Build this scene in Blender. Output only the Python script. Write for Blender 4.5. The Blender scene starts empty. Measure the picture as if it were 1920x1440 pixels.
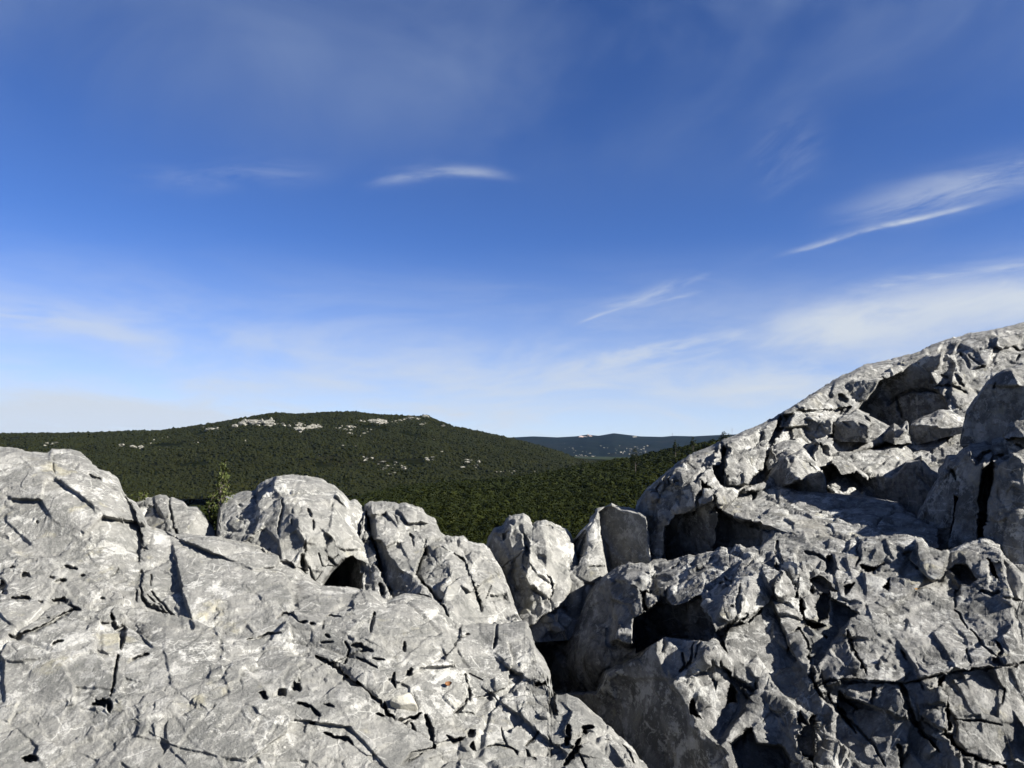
import bpy, math, random
import numpy as np
from mathutils import Vector, Matrix
R = math.radians
random.seed(7)
rng = np.random.default_rng(11)
scene = bpy.context.scene
COL = scene.collection

# ------------------------------------------------------------------ camera
EYE = np.array([0.0, 0.0, 1.65])
F = 1440.0                       # focal length in photograph pixels (1920 wide)
PITCH = math.atan(115 / F)       # horizon lies 115 px under the image centre
cam_d = bpy.data.cameras.new('camera')
cam_d.sensor_width = 36.0
cam_d.lens = 36.0 * F / 1920.0
cam_d.clip_start = 0.05
cam_d.clip_end = 60000.0
cam = bpy.data.objects.new('camera', cam_d)
COL.objects.link(cam)
cam.location = EYE
cam.rotation_euler = (math.pi / 2 + PITCH, 0, 0)
scene.camera = cam

# ------------------------------------------------------------------ light
SUN_AZ, SUN_EL = 64.0, 30.0      # behind the camera, to its right
sv = np.array([math.sin(R(SUN_AZ)) * math.cos(R(SUN_EL)), -math.cos(R(SUN_AZ)) * math.cos(R(SUN_EL)), math.sin(R(SUN_EL))])
sun_d = bpy.data.lights.new('sun', 'SUN')
sun_d.energy = 5.0
sun_d.angle = R(0.5)
sun_d.color = (1.0, 0.955, 0.88)
sun = bpy.data.objects.new('sun', sun_d)
COL.objects.link(sun)
sun.rotation_euler = Vector(sv).to_track_quat('Z', 'Y').to_euler()
sun.location = (4, -6, 9)

scene.view_settings.view_transform = 'Standard'
scene.view_settings.look = 'None'
scene.view_settings.gamma = 1.0
scene.view_settings.exposure = 1.82
scene.cycles.max_bounces = 4
scene.cycles.diffuse_bounces = 1
scene.cycles.glossy_bounces = 1
scene.cycles.transmission_bounces = 1
scene.cycles.volume_bounces = 0
scene.cycles.transparent_max_bounces = 4

# ------------------------------------------------------------------ node helpers
class NT:
    def __init__(s, tree):
        s.t = tree
        s.n = tree.nodes
        s.l = tree.links
    def put(s, sock, v):
        if v is None:
            return
        if isinstance(v, bpy.types.NodeSocket):
            s.l.new(v, sock)
        else:
            sock.default_value = v
    def math(s, op, a, b=None, c=None, clamp=False):
        n = s.n.new('ShaderNodeMath'); n.operation = op; n.use_clamp = clamp
        s.put(n.inputs[0], a); s.put(n.inputs[1], b); s.put(n.inputs[2], c)
        return n.outputs[0]
    def vmath(s, op, a, b=None):
        n = s.n.new('ShaderNodeVectorMath'); n.operation = op
        s.put(n.inputs[0], a); s.put(n.inputs[1], b)
        return n.outputs[0]
    def noise(s, vec, scale, detail=4, rough=0.55, dist=0.0, out='Fac'):
        n = s.n.new('ShaderNodeTexNoise')
        s.put(n.inputs['Vector'], vec)
        n.inputs['Scale'].default_value = scale; n.inputs['Detail'].default_value = detail
        n.inputs['Roughness'].default_value = rough; n.inputs['Distortion'].default_value = dist
        return n.outputs[out]
    def voronoi(s, vec, scale, feature='F1', out='Distance', rand=1.0):
        n = s.n.new('ShaderNodeTexVoronoi'); n.feature = feature
        s.put(n.inputs['Vector'], vec)
        n.inputs['Scale'].default_value = scale; n.inputs['Randomness'].default_value = rand
        return n.outputs[out]
    def ramp(s, v, stops, interp='LINEAR'):
        n = s.n.new('ShaderNodeValToRGB'); r = n.color_ramp; r.interpolation = interp
        while len(r.elements) < len(stops): r.elements.new(0.5)
        for e, (p, c) in zip(r.elements, stops):
            e.position = p
            e.color = (c[0], c[1], c[2], 1) if isinstance(c, (tuple, list)) else (c, c, c, 1)
        s.put(n.inputs[0], v)
        return n.outputs[0]
    def mix(s, f, a, b, mode='MIX'):
        n = s.n.new('ShaderNodeMix'); n.data_type = 'RGBA'; n.blend_type = mode
        s.put(n.inputs[0], f)
        for k, v in ((6, a), (7, b)):
            if isinstance(v, (tuple, list)): v = (v[0], v[1], v[2], 1)
            s.put(n.inputs[k], v)
        return n.outputs[2]
    def step(s, v, lo, hi):
        n = s.n.new('ShaderNodeMapRange'); n.interpolation_type = 'SMOOTHSTEP'
        s.put(n.inputs[0], v); s.put(n.inputs[1], lo); s.put(n.inputs[2], hi)
        return n.outputs[0]
    def scale(s, vec, v3):
        n = s.n.new('ShaderNodeMapping'); s.put(n.inputs[0], vec); n.inputs[3].default_value = v3
        return n.outputs[0]

def material(name):
    m = bpy.data.materials.new(name); m.use_nodes = True
    nt = NT(m.node_tree); b = nt.n['Principled BSDF']
    b.inputs['Roughness'].default_value = 0.9
    b.inputs['Specular IOR Level'].default_value = 0.10
    return m, nt, b

# ------------------------------------------------------------------ sky
world = bpy.data.worlds.new('World')
scene.world = world
world.use_nodes = True
w = NT(world.node_tree)
for n in list(w.n): w.n.remove(n)
sky = w.n.new('ShaderNodeTexSky'); sky.sky_type = 'NISHITA'; sky.sun_disc = False
sky.sun_elevation = R(SUN_EL)
sky.sun_rotation = math.atan2(sv[0], sv[1])
sky.altitude = 300; sky.air_density = 0.60; sky.dust_density = 0.15; sky.ozone_density = 2.5
tc = w.n.new('ShaderNodeTexCoord')
nd = w.vmath('NORMALIZE', tc.outputs['Generated'])
sep = w.n.new('ShaderNodeSeparateXYZ'); w.l.new(nd, sep.inputs[0])
AZ = w.math('ARCTAN2', sep.outputs[0], sep.outputs[1])
EL = w.math('ARCSINE', sep.outputs[2])
ae = w.n.new('ShaderNodeCombineXYZ'); w.l.new(AZ, ae.inputs[0]); w.l.new(EL, ae.inputs[1])
AEV = ae.outputs[0]

def px_azel(x, y):
    cx, cy = (x - 960) / F, -(y - 720) / F
    v = np.array([cx, math.cos(PITCH) - cy * math.sin(PITCH), math.sin(PITCH) + cy * math.cos(PITCH)])
    v /= np.linalg.norm(v)
    return math.atan2(v[0], v[1]), math.asin(v[2])

warpn = w.noise(AEV, 3.0, 3, 0.5, 0.0, 'Color')
warp = w.vmath('SCALE', w.vmath('SUBTRACT', warpn, (0.5, 0.5, 0.5)))
warp.node.inputs['Scale'].default_value = 0.05
AEW = w.vmath('ADD', AEV, warp)

def rotated(vec, ang, cen):
    n = w.n.new('ShaderNodeVectorRotate'); n.rotation_type = 'Z_AXIS'
    w.put(n.inputs['Vector'], vec); n.inputs['Center'].default_value = (cen[0], cen[1], 0)
    n.inputs['Angle'].default_value = -ang
    return w.vmath('SUBTRACT', n.outputs[0], (cen[0], cen[1], 0))

def streak(p0, p1, width_px, amp, sharp=2.0, fib=14.0, bend=0.0, lopside=1.0, detail=0.5, seed=0.0):
    """a wisp of cirrus between two directions of the sky: soft mask times stretched noise"""
    a, b = np.array(px_azel(*p0)), np.array(px_azel(*p1))
    c = (a + b) / 2; L = np.linalg.norm(b - a) / 2; ang = math.atan2(b[1] - a[1], b[0] - a[0])
    v = rotated(AEW, ang, c)
    s = w.n.new('ShaderNodeSeparateXYZ'); w.l.new(v, s.inputs[0])
    u = w.math('DIVIDE', s.outputs[0], L)
    yy = w.math('ADD', s.outputs[1], w.math('MULTIPLY', w.math('MULTIPLY', u, u), bend))
    q = w.math('DIVIDE', yy, width_px / F)
    if lopside != 1.0:       # sharper on the lower side
        neg = w.math('MULTIPLY', w.math('MINIMUM', q, 0.0), lopside)
        q = w.math('ADD', w.math('MAXIMUM', q, 0.0), neg)
    r2 = w.math('ADD', w.math('POWER', w.math('ABSOLUTE', u), sharp * 2), w.math('MULTIPLY', q, q))
    m = w.math('EXPONENT', w.math('MULTIPLY', r2, -1.6))
    sv3 = w.scale(v, (6.0, fib * 3.0, 1.0))
    sh = w.vmath('ADD', sv3, (seed, seed * 1.7, seed))
    nz = w.step(w.noise(sh, 1.3, 8, 0.62, 0.6), 0.5 - 0.38 * (1.15 - detail), 0.66)
    return w.math('MULTIPLY', w.math('MULTIPLY', m, nz), amp)

streaks = [
    streak((715, 338), (955, 326), 13, 0.42, 2.2, 8, 0.008, 1.5, 0.55, 2.3),
    streak((690, 352), (820, 322), 18, 0.22, 1.5, 10, 0, 1, 0.8, 2.0),
    streak((1490, 474), (1830, 385), 7, 0.95, 2.0, 6, 0, 1.8, 0.5, 3.4),
    streak((1570, 420), (2010, 300), 40, 0.50, 1.6, 9, 0, 1.2, 0.55, 4.0),
    streak((1700, 350), (2010, 290), 14, 0.40, 1.4, 16, 0, 1.2, 0.9, 4.5),
    streak((1085, 604), (1190, 560), 4, 0.70, 1.6, 8, 0, 1.5, 0.5, 5.0),
    streak((1120, 575), (1310, 520), 13, 0.50, 1.6, 14, 0, 1.2, 0.7, 6.0),
    streak((1200, 564), (1305, 540), 4, 0.45, 1.4, 10, 0, 1.2, 0.9, 7.0),
    streak((-160, 570), (330, 628), 34, 0.55, 1.6, 6, 0, 1, 0.6, 8.0),
    streak((180, 624), (350, 637), 13, 0.55, 2.2, 6, 0, 1, 0.5, 9.0),
    streak((-60, 590), (200, 612), 18, 0.35, 1.4, 12, 0, 1, 1.0, 9.5),
    streak((1400, 640), (2100, 520), 52, 1.15, 2.2, 6, 0, 1.1, 0.55, 10.0),
    streak((1450, 606), (2080, 545), 38, 0.95, 2.4, 5, 0, 1.2, 0.40, 10.6),
    streak((1585, 548), (2010, 500), 15, 0.85, 2.4, 8, 0, 1.6, 0.8, 11.0),
    streak((1600, 620), (2150, 590), 30, 0.75, 2.0, 6, 0, 1, 0.6, 11.5),
    streak((860, 735), (1500, 600), 36, 0.70, 1.5, 10, 0, 1, 0.9, 12.0),
    streak((1000, 690), (1460, 600), 14, 0.45, 1.5, 12, 0, 1, 0.9, 12.5),
    streak((1000, 720), (2000, 660), 60, 0.70, 1.5, 7, 0, 1, 0.8, 13.0),
    streak((520, 720), (900, 650), 20, 0.50, 1.4, 12, 0, 1, 0.9, 14.0),
    streak((660, 700), (960, 690), 14, 0.50, 1.4, 12, 0, 1, 0.9, 15.0),
    streak((540, 730), (640, 670), 12, 0.35, 1.4, 10, 0, 1, 0.9, 15.5),
    streak((0, 740), (900, 765), 60, 0.60, 1.6, 7, 0, 1, 0.9, 16.0),
    streak((340, 740), (400, 690), 10, 0.30, 1.4, 8, 0, 1, 0.9, 16.5),
    streak((480, 650), (560, 590), 16, 0.14, 1.4, 8, 0, 1, 0.9, 16.7),
    streak((1440, 465), (1250, 540), 6, 0.18, 1.4, 8, 0, 1, 0.9, 17.0),
    streak((250, 335), (620, 330), 26, 0.16, 1.4, 8, 0, 1, 0.9, 18.0),
    streak((1400, 330), (1540, 260), 70, 0.14, 1.4, 6, 0, 1, 0.9, 19.0),
]
tot = streaks[0]
for s_ in streaks[1:]:
    tot = w.math('ADD', tot, w.math('MULTIPLY', s_, w.math('SUBTRACT', 1.0, w.math('MINIMUM', tot, 1.0))))
# broad thin veils high up
veil = w.step(w.noise(w.vmath('ADD', w.scale(AEW, (1.5, 2.6, 1)), (3.3, 1.2, 0)), 1.6, 6, 0.55, 0.7), 0.28, 0.72)
veil = w.math('MULTIPLY', veil, w.step(EL, 0.28, 0.48))
veil = w.math('MULTIPLY', veil, 0.50)
# pale band along the skyline
band = w.math('MULTIPLY', w.math('SUBTRACT', 1.0, w.step(EL, -0.02, 0.27)), 0.98)
band = w.math('MULTIPLY', band, w.math('ADD', 0.62, w.math('MULTIPLY', w.step(w.noise(rotated(w.scale(AEW, (2.0, 9.0, 1)), 0.25, (0, 0)), 1.5, 8, 0.62, 0.5), 0.38, 0.68), 0.75)))
tot = w.math('ADD', tot, w.math('MULTIPLY', band, w.math('SUBTRACT', 1.0, w.math('MINIMUM', tot, 1.0))), None, True)
hsv = w.n.new('ShaderNodeHueSaturation'); hsv.inputs['Saturation'].default_value = 1.16
hsv.inputs['Hue'].default_value = 0.505
hsv.inputs['Value'].default_value = 1.0
w.l.new(sky.outputs[0], hsv.inputs['Color'])
graded = w.mix(1.0, hsv.outputs[0], (0.69, 0.725, 0.885), 'MULTIPLY')
c1 = w.mix(veil, graded, (1.52, 2.03, 3.2))
c2 = w.mix(tot, c1, (3.6, 3.95, 4.42))
bg = w.n.new('ShaderNodeBackground'); bg.inputs[1].default_value = 0.05
w.l.new(c2, bg.inputs[0])
wo = w.n.new('ShaderNodeOutputWorld'); w.l.new(bg.outputs[0], wo.inputs[0])

# ------------------------------------------------------------------ object helpers
def tag(o, label=None, cat=None, group=None, kind=None):
    if label: o['label'] = label
    if cat: o['category'] = cat
    if group: o['group'] = group
    if kind: o['kind'] = kind
    return o

def mesh_obj(name, V, Fc, mat, parent=None, smooth=True, loc=None):
    """V: (n,3) world coordinates, Fc: (m,4) or (m,3) int array"""
    V = np.asarray(V, dtype=np.float32); Fc = np.asarray(Fc, dtype=np.int32)
    if loc is not None: V = V - np.asarray(loc, dtype=np.float32)
    me = bpy.data.meshes.new(name)
    k = Fc.shape[1]
    me.vertices.add(len(V)); me.vertices.foreach_set('co', V.ravel())
    me.loops.add(Fc.size); me.loops.foreach_set('vertex_index', Fc.ravel())
    me.polygons.add(len(Fc))
    me.polygons.foreach_set('loop_start', np.arange(0, Fc.size, k, dtype=np.int32))
    me.polygons.foreach_set('use_smooth', np.full(len(Fc), smooth, dtype=bool))
    me.update(calc_edges=True)
    me.materials.append(mat)
    o = bpy.data.objects.new(name, me); COL.objects.link(o)
    if loc is not None: o.location = loc
    if parent is not None: o.parent = parent
    return o

def grid_faces(nr, nc):
    i = np.arange(nr * nc).reshape(nr, nc)
    return np.stack([i[:-1, :-1], i[1:, :-1], i[1:, 1:], i[:-1, 1:]], -1).reshape(-1, 4)

# ------------------------------------------------------------------ numpy noise
def _hash(ix, iy, iz, seed):
    h = (ix.astype(np.uint32) * np.uint32(374761393) + iy.astype(np.uint32) * np.uint32(668265263)
         + iz.astype(np.uint32) * np.uint32(2147483647) + np.uint32(seed * 974711 + 13))
    h = (h ^ (h >> np.uint32(13))) * np.uint32(1274126177)
    h = (h ^ (h >> np.uint32(15))) * np.uint32(2246822519)
    return h ^ (h >> np.uint32(16))

def vnoise(p, seed=0):
    """gradient noise, roughly -1..1"""
    f = np.floor(p); i = f.astype(np.int64); d = (p - f).astype(np.float32)
    u = d * d * d * (d * (d * 6 - 15) + 10)
    out = np.zeros(p.shape[:-1], np.float32)
    for cx in (0, 1):
        wx = u[..., 0] if cx else 1 - u[..., 0]
        for cy in (0, 1):
            wy = u[..., 1] if cy else 1 - u[..., 1]
            for cz in (0, 1):
                wz = u[..., 2] if cz else 1 - u[..., 2]
                h = _hash(i[..., 0] + cx, i[..., 1] + cy, i[..., 2] + cz, seed)
                gx = (h & np.uint32(1023)).astype(np.float32) / 511.5 - 1
                gy = ((h >> np.uint32(10)) & np.uint32(1023)).astype(np.float32) / 511.5 - 1
                gz = ((h >> np.uint32(20)) & np.uint32(1023)).astype(np.float32) / 511.5 - 1
                out += wx * wy * wz * (gx * (d[..., 0] - cx) + gy * (d[..., 1] - cy) + gz * (d[..., 2] - cz))
    return out * 1.4

def fbm(p, octv=4, rough=0.5, seed=0, ridged=False):
    s = 0; a = 1.0; t = 0
    for k in range(octv):
        n = vnoise(p * (2.03 ** k) + 17.3 * k, seed + k)
        if ridged: n = 1 - 2 * np.abs(n)
        s = s + a * n; t += a; a *= rough
    return s / t

def worley(p, seed=0, tilt=0.3, soft=None, offs=0.12):
    """broken-stone relief: returns (facet height, F2-F1, cell random)"""
    f = np.floor(p); i = f.astype(np.int64); d = (p - f).astype(np.float32)
    shp = p.shape[:-1]
    F1 = np.full(shp, 9, np.float32); F2 = np.full(shp, 9, np.float32)
    H = np.zeros(shp, np.float32); Wt = np.zeros(shp, np.float32); ID = np.zeros(shp, np.float32)
    M0 = np.full(shp, 1e4, np.float32)
    for a in (-1, 0, 1):
        for b in (-1, 0, 1):
            for c in (-1, 0, 1):
                h = _hash(i[..., 0] + a, i[..., 1] + b, i[..., 2] + c, seed)
                h2 = _hash(i[..., 0] + a, i[..., 1] + b, i[..., 2] + c, seed + 57)
                v = np.stack([a + (h & np.uint32(1023)).astype(np.float32) / 1023 - d[..., 0],
                              b + ((h >> np.uint32(10)) & np.uint32(1023)).astype(np.float32) / 1023 - d[..., 1],
                              c + ((h >> np.uint32(20)) & np.uint32(1023)).astype(np.float32) / 1023 - d[..., 2]], -1)
                dist = np.sqrt((v * v).sum(-1))
                gx = (h2 & np.uint32(1023)).astype(np.float32) / 511.5 - 1
                gy = ((h2 >> np.uint32(10)) & np.uint32(1023)).astype(np.float32) / 511.5 - 1
                gz = ((h2 >> np.uint32(20)) & np.uint32(1023)).astype(np.float32) / 511.5 - 1
                hh = -tilt * (gx * v[..., 0] + gy * v[..., 1] + gz * v[..., 2]) + offs * gy
                if soft:
                    d2 = soft * dist * dist
                    Mn = np.minimum(M0, d2); sc = np.exp(Mn - M0); wt = np.exp(Mn - d2)
                    H = H * sc + wt * hh; Wt = Wt * sc + wt; M0 = Mn
                near = dist < F1
                if not soft: H = np.where(near, hh, H)
                ID = np.where(near, gz, ID)
                F2 = np.where(near, F1, np.minimum(F2, dist))
                F1 = np.where(near, dist, F1)
    if soft: H = H / Wt
    return H, F2 - F1, ID

def sstep(x, a, b):
    t = np.clip((x - a) / (b - a), 0, 1)
    return t * t * (3 - 2 * t)

# ------------------------------------------------------------------ photograph geometry
SP, CP = math.sin(PITCH), math.cos(PITCH)
def ray(x, y):
    cx = (np.asarray(x, dtype=np.float64) - 960) / F; cy = -(np.asarray(y, dtype=np.float64) - 720) / F
    return np.stack([cx + 0 * cy, CP - cy * SP + 0 * cx, SP + cy * CP + 0 * cx], -1)
def at(x, y, d):
    return EYE + ray(x, y) * d

def tps(ctrl, X, Y):
    c = np.array(ctrl, dtype=np.float64); P = c[:, :2] / 500.0; v = 1.0 / c[:, 2]
    def U(r2): return r2 * np.log(r2 + 1e-9)
    n = len(P)
    K = U(((P[:, None] - P[None]) ** 2).sum(-1)) + np.eye(n) * 1e-3
    A = np.zeros((n + 3, n + 3)); A[:n, :n] = K; A[:n, n] = 1; A[:n, n + 1:] = P
    A[n, :n] = 1; A[n + 1:, :n] = P.T
    s = np.linalg.solve(A, np.concatenate([v, [0, 0, 0]]))
    x, y = X / 500.0, Y / 500.0
    out = s[n] + s[n + 1] * x + s[n + 2] * y
    for k in range(n):
        out = out + s[k] * U((x - P[k, 0]) ** 2 + (y - P[k, 1]) ** 2)
    return np.maximum(out, 0.02)

def seg_dist(X, Y, pts, closed=False):
    """distance to a polyline, sign by side of the nearest segment, and its parameter 0..1"""
    pts = [tuple(map(float, p[:2])) for p in pts]
    if closed: pts = pts + [pts[0]]
    best = np.full(X.shape, 1e9); side = np.zeros(X.shape); par = np.zeros(X.shape)
    n = len(pts) - 1
    for k in range(n):
        (ax, ay), (bx, by) = pts[k], pts[k + 1]
        dx, dy = bx - ax, by - ay; L2 = dx * dx + dy * dy + 1e-9
        t = np.clip(((X - ax) * dx + (Y - ay) * dy) / L2, 0, 1)
        d = np.hypot(X - ax - t * dx, Y - ay - t * dy)
        m = d < best
        best = np.where(m, d, best)
        side = np.where(m, np.sign((X - ax) * dy - (Y - ay) * dx), side)
        par = np.where(m, (k + t) / n, par)
    return best, side, par

def inside(X, Y, poly):
    r = np.zeros(X.shape, bool); n = len(poly)
    for k in range(n):
        (ax, ay), (bx, by) = poly[k], poly[(k + 1) % n]
        if ay == by: continue
        c = ((ay > Y) != (by > Y)) & (X < (bx - ax) * (Y - ay) / (by - ay) + ax)
        r ^= c
    return r

def poly_mask(X, Y, poly, soft):
    xs = [p[0] for p in poly]; ys = [p[1] for p in poly]; g = soft * 2 + 2
    box = (X > min(xs) - g) & (X < max(xs) + g) & (Y > min(ys) - g) & (Y < max(ys) + g)
    m = np.zeros(X.shape)
    if not box.any(): return m
    d, _, _ = seg_dist(X[box], Y[box], poly, True)
    sd = np.where(inside(X[box], Y[box], poly), d, -d)
    m[box] = sstep(sd, -soft * 0.5, soft * 0.5)
    return m

def blur(A, k):
    for ax in (0, 1):
        pad = [(0, 0)] * A.ndim; pad[ax] = (k, k)
        B = np.pad(A, pad, mode='edge'); c = np.cumsum(B, axis=ax)
        z = np.zeros_like(np.take(c, [0], axis=ax)); c = np.concatenate([z, c], axis=ax)
        n = A.shape[ax]; w_ = 2 * k + 1
        A = (np.take(c, range(w_, w_ + n), axis=ax) - np.take(c, range(0, n), axis=ax)) / w_
    return A

QUALITY = 1.0
def planes(Wd, ctrl, X, Y, XW, YW, cell, tilt, ang, asp, strength, seed):
    """replace a smooth inverse-distance field by tilted planes meeting along joints"""
    g = np.random.default_rng(seed * 13 + int(cell))
    ca, sa = math.cos(R(ang)), math.sin(R(ang))
    x0, x1, y0, y1 = X.min(), X.max(), Y.min(), Y.max()
    cx0, cy0, dg = (x0 + x1) / 2, (y0 + y1) / 2, math.hypot(x1 - x0, y1 - y0) / 2 + cell
    us = np.arange(-dg, dg, cell * asp); vs = np.arange(-dg, dg, cell)
    U, Vv = np.meshgrid(us, vs)
    U = U + g.uniform(-.48, .48, U.shape) * cell * asp + (np.arange(len(vs)) % 2)[:, None] * cell * asp * .5; Vv = Vv + g.uniform(-.42, .42, U.shape) * cell
    cx = cx0 + U * ca - Vv * sa; cy = cy0 + U * sa + Vv * ca
    m = (cx > x0 - cell * asp) & (cx < x1 + cell * asp) & (cy > y0 - cell) & (cy < y1 + cell)
    cx, cy = cx[m], cy[m]
    best = np.full(X.shape, 1e9, np.float32); idx = np.zeros(X.shape, np.int32)
    for k in range(len(cx)):
        dx, dy = XW - cx[k], YW - cy[k]
        u = (dx * ca + dy * sa) / asp; v = -dx * sa + dy * ca
        d = (u * u + v * v).astype(np.float32)
        q = d < best; best = np.where(q, d, best); idx = np.where(q, k, idx)
    w0 = tps(ctrl, cx, cy); wx = (tps(ctrl, cx + 4, cy) - tps(ctrl, cx - 4, cy)) / 8; wy = (tps(ctrl, cx, cy + 4) - tps(ctrl, cx, cy - 4)) / 8
    tx = g.normal(0, tilt, len(cx)) * w0 / F; ty = g.normal(0, tilt * .8, len(cx)) * w0 / F
    o = g.normal(0, tilt * .10, len(cx)) * cell * w0 / F
    Wp = (w0 + o)[idx] + (wx + tx)[idx] * (X - cx[idx]) + (wy + ty)[idx] * (Y - cy[idx])
    lim = min(0.035, 0.16 * tilt) * Wd
    return Wd + strength * np.clip(Wp - Wd, -lim, lim)

def outcrop(name, top, bottom, ctrl, mat, ops=(), cracks=(), step=1.7, roll=(22, 0.05), thick=1.2, height=1.6,
            amp=1.0, flute=0.0, crackamp=1.0, seed=0, sides=True, facet=1.0, wob=3.0, fine=1.0, jag=0.0, keep=0.45, big=1.0, facets=(), parent=None):
    """a limestone body: its outline and its distance are given along lines of sight, then it is broken up
    in 3D by facets, fissures and flutes and closed over the crest, behind and at both ends"""
    step = step / QUALITY
    top = np.array(top, float); bottom = np.array(bottom, float)
    x0, x1 = top[0, 0], top[-1, 0]
    nc = int((x1 - x0) / step) + 1
    xs = np.linspace(x0, x1, nc)
    T = np.interp(xs, top[:, 0], top[:, 1]); B = np.interp(xs, bottom[:, 0], bottom[:, 1])
    if jag:
        q = np.stack([xs / 26, xs * 0 + seed, xs * 0], -1)
        T = T + jag * fbm(q, 4, 0.6, seed + 5)
    B = np.maximum(B, T + 4)
    nr = int(np.percentile(B - T, 85) / step) + 1
    t = np.linspace(0, 1, nr)[:, None]
    X = xs[None] + 0 * t; Y = T[None] + (B - T)[None] * t
    Wd = tps(ctrl, X, Y)
    # wobbled coordinates so traced lines are never straight
    q = np.stack([X / 34.0, Y / 34.0, 0 * X + seed], -1)
    XW = X + wob * fbm(q, 4, 0.6, 31) * 1.3; YW = Y + wob * fbm(q, 4, 0.6, 77) * 1.3
    for k, (cell, tilt, ang, asp) in enumerate(facets):
        Wd = Wd + (planes(tps(ctrl, X, Y), ctrl, X, Y, XW, YW, cell, tilt, ang, asp, 1.0, seed + k) - tps(ctrl, X, Y))
    D = 1.0 / blur(np.maximum(Wd, 0.02)[..., None], 1)[..., 0]
    rr = ray(X, Y)
    for o in ops:
        k = o[0]
        if k == 'dome':          # (x, y, rx, ry, angle, metres towards the eye)
            _, x, y, rx, ry, an, am = o
            ca, sa = math.cos(R(an)), math.sin(R(an)); dx, dy = XW - x, YW - y
            u = (dx * ca + dy * sa) / rx; v = (-dx * sa + dy * ca) / ry
            D = D - am * np.exp(-(u * u + v * v))
        elif k == 'ledge':       # (points, metres away on the side to the right of travel, fade px)
            _, pts, am, fade = o
            d, s, pr = seg_dist(XW, YW, pts)
            env = sstep(pr, -0.001, 0.12) * sstep(1 - pr, -0.001, 0.12)
            D = D + am * np.where(s < 0, np.exp(-d / fade), 0) * env
        elif k == 'face':        # (polygon, normal, anchor x, anchor y, anchor distance or None(+offset), soft)
            _, poly, n, ax, ay, ad, off, soft = o
            m = poly_mask(XW, YW, poly, soft)
            n = np.array(n, float); n /= np.linalg.norm(n)
            if ad is None:
                j = np.argmin((X - ax) ** 2 + (Y - ay) ** 2); ad = D.flat[j]
            P0 = ray(ax, ay) * (ad + off)
            den = rr @ n
            den = np.where(den > -0.10, -0.10, den)
            Dp = (P0 @ n) / den
            D = D * (1 - m) + np.clip(Dp, 0.5 * ad, 2.2 * ad) * m
        elif k == 'push':        # (polygon, metres away, soft)
            _, poly, am, soft = o
            D = D + am * poly_mask(XW, YW, poly, soft)
    rw, rk = roll
    e = np.clip(1 - (Y - T[None]) / rw, 0, 1)
    D = D * (1 + rk * e * e * e)
    Pt = EYE + rr * D[..., None]
    carve = np.zeros_like(D)
    for c in cracks:
        pts, wd, dp = c; dp = dp * 0.75
        pa = np.array([p[:2] for p in pts], float)
        g = wd + 8
        cs = (xs > pa[:, 0].min() - g) & (xs < pa[:, 0].max() + g)
        if not cs.any(): continue
        ci = np.where(cs)[0]; sl = slice(ci[0], ci[-1] + 1)
        if len(pts) == 1:
            x, y = pts[0][:2]; ry = pts[0][2] if len(pts[0]) > 2 else wd
            d = np.hypot((XW[:, sl] - x) / wd, (YW[:, sl] - y) / ry)
            d = d * (1 + 0.55 * vnoise(np.stack([X[:, sl] / 7, Y[:, sl] / 7, 0 * X[:, sl]], -1), 4))
            cv = dp * sstep(1.05 - d, 0, 0.40)
        else:
            d, _, pr = seg_dist(XW[:, sl], YW[:, sl], pts)
            ww = wd * 0.40 * (0.30 + 0.85 * np.sqrt(np.clip(4 * pr * (1 - pr), 0, 1)))
            ww = ww * (1 + 0.8 * vnoise(np.stack([X[:, sl] / 9, Y[:, sl] / 9, 0 * X[:, sl]], -1), 3))
            cv = dp * sstep(ww + 1.0 - d, 0, 1.7)
        carve[:, sl] = np.maximum(carve[:, sl], cv)
    # close it: over the crest, then backwards
    h = rr.copy(); h[..., 2] = 0; h /= np.linalg.norm(h, axis=-1, keepdims=True)
    nb = 26
    kk = (np.linspace(0, 1, nb + 1)[1:])[::-1] ** 1.6
    back = Pt[0][None] + h[0][None] * (thick * kk)[:, None, None]
    sl_ = np.maximum(-rr[0, :, 2], 0)[None] + 0.10
    back[..., 2] -= sl_ * thick * kk[:, None] + height * (kk ** 2.2)[:, None]
    P = np.concatenate([back, Pt], 0); C = np.concatenate([np.zeros((nb, nc)), carve], 0)
    RR = np.concatenate([np.repeat(rr[:1], nb, 0), rr], 0)
    if sides:
        ns = 14
        ks = np.linspace(0, 1, ns + 1)[1:] ** 1.5
        hl, hr = h[:, :1], h[:, -1:]
        hl = np.concatenate([np.repeat(hl[:1], nb, 0), hl], 0); hr = np.concatenate([np.repeat(hr[:1], nb, 0), hr], 0)
        inw = np.array([0.25, 0, 0])
        L = P[:, :1] + (hl + inw) * (thick * ks[::-1])[None, :, None]
        Rr_ = P[:, -1:] + (hr - inw) * (thick * ks)[None, :, None]
        P = np.concatenate([L, P, Rr_], 1)
        C = np.pad(C, ((0, 0), (ns, ns))); RR = np.pad(RR, ((0, 0), (ns, ns), (0, 0)), mode='edge')
    S = blur(P, 5)
    N = np.cross(np.gradient(S, axis=0), np.gradient(S, axis=1))
    N /= np.linalg.norm(N, axis=-1, keepdims=True) + 1e-12
    p = P.astype(np.float32) + seed * 3.7
    wv = np.stack([fbm(p * 2.2 + 5 * k, 3, 0.55, 40 + k) for k in range(3)], -1)
    pw = p + 0.055 * wv
    disp = 0.014 * fbm(p * 3.0, 3, 0.5, 1)
    a1, e1, i1 = worley(pw * np.float32(2.3), 3 + seed, 0.8, 110, 0.30)
    disp = disp + big * a1 * 0.13
    pa_ = (pw + 0.03 * wv) * np.array([7.5, 7.5, 4.6], np.float32)
    a2, e2, i2 = worley(pa_, 9 + seed, 1.0, 170, 0.42)
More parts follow.
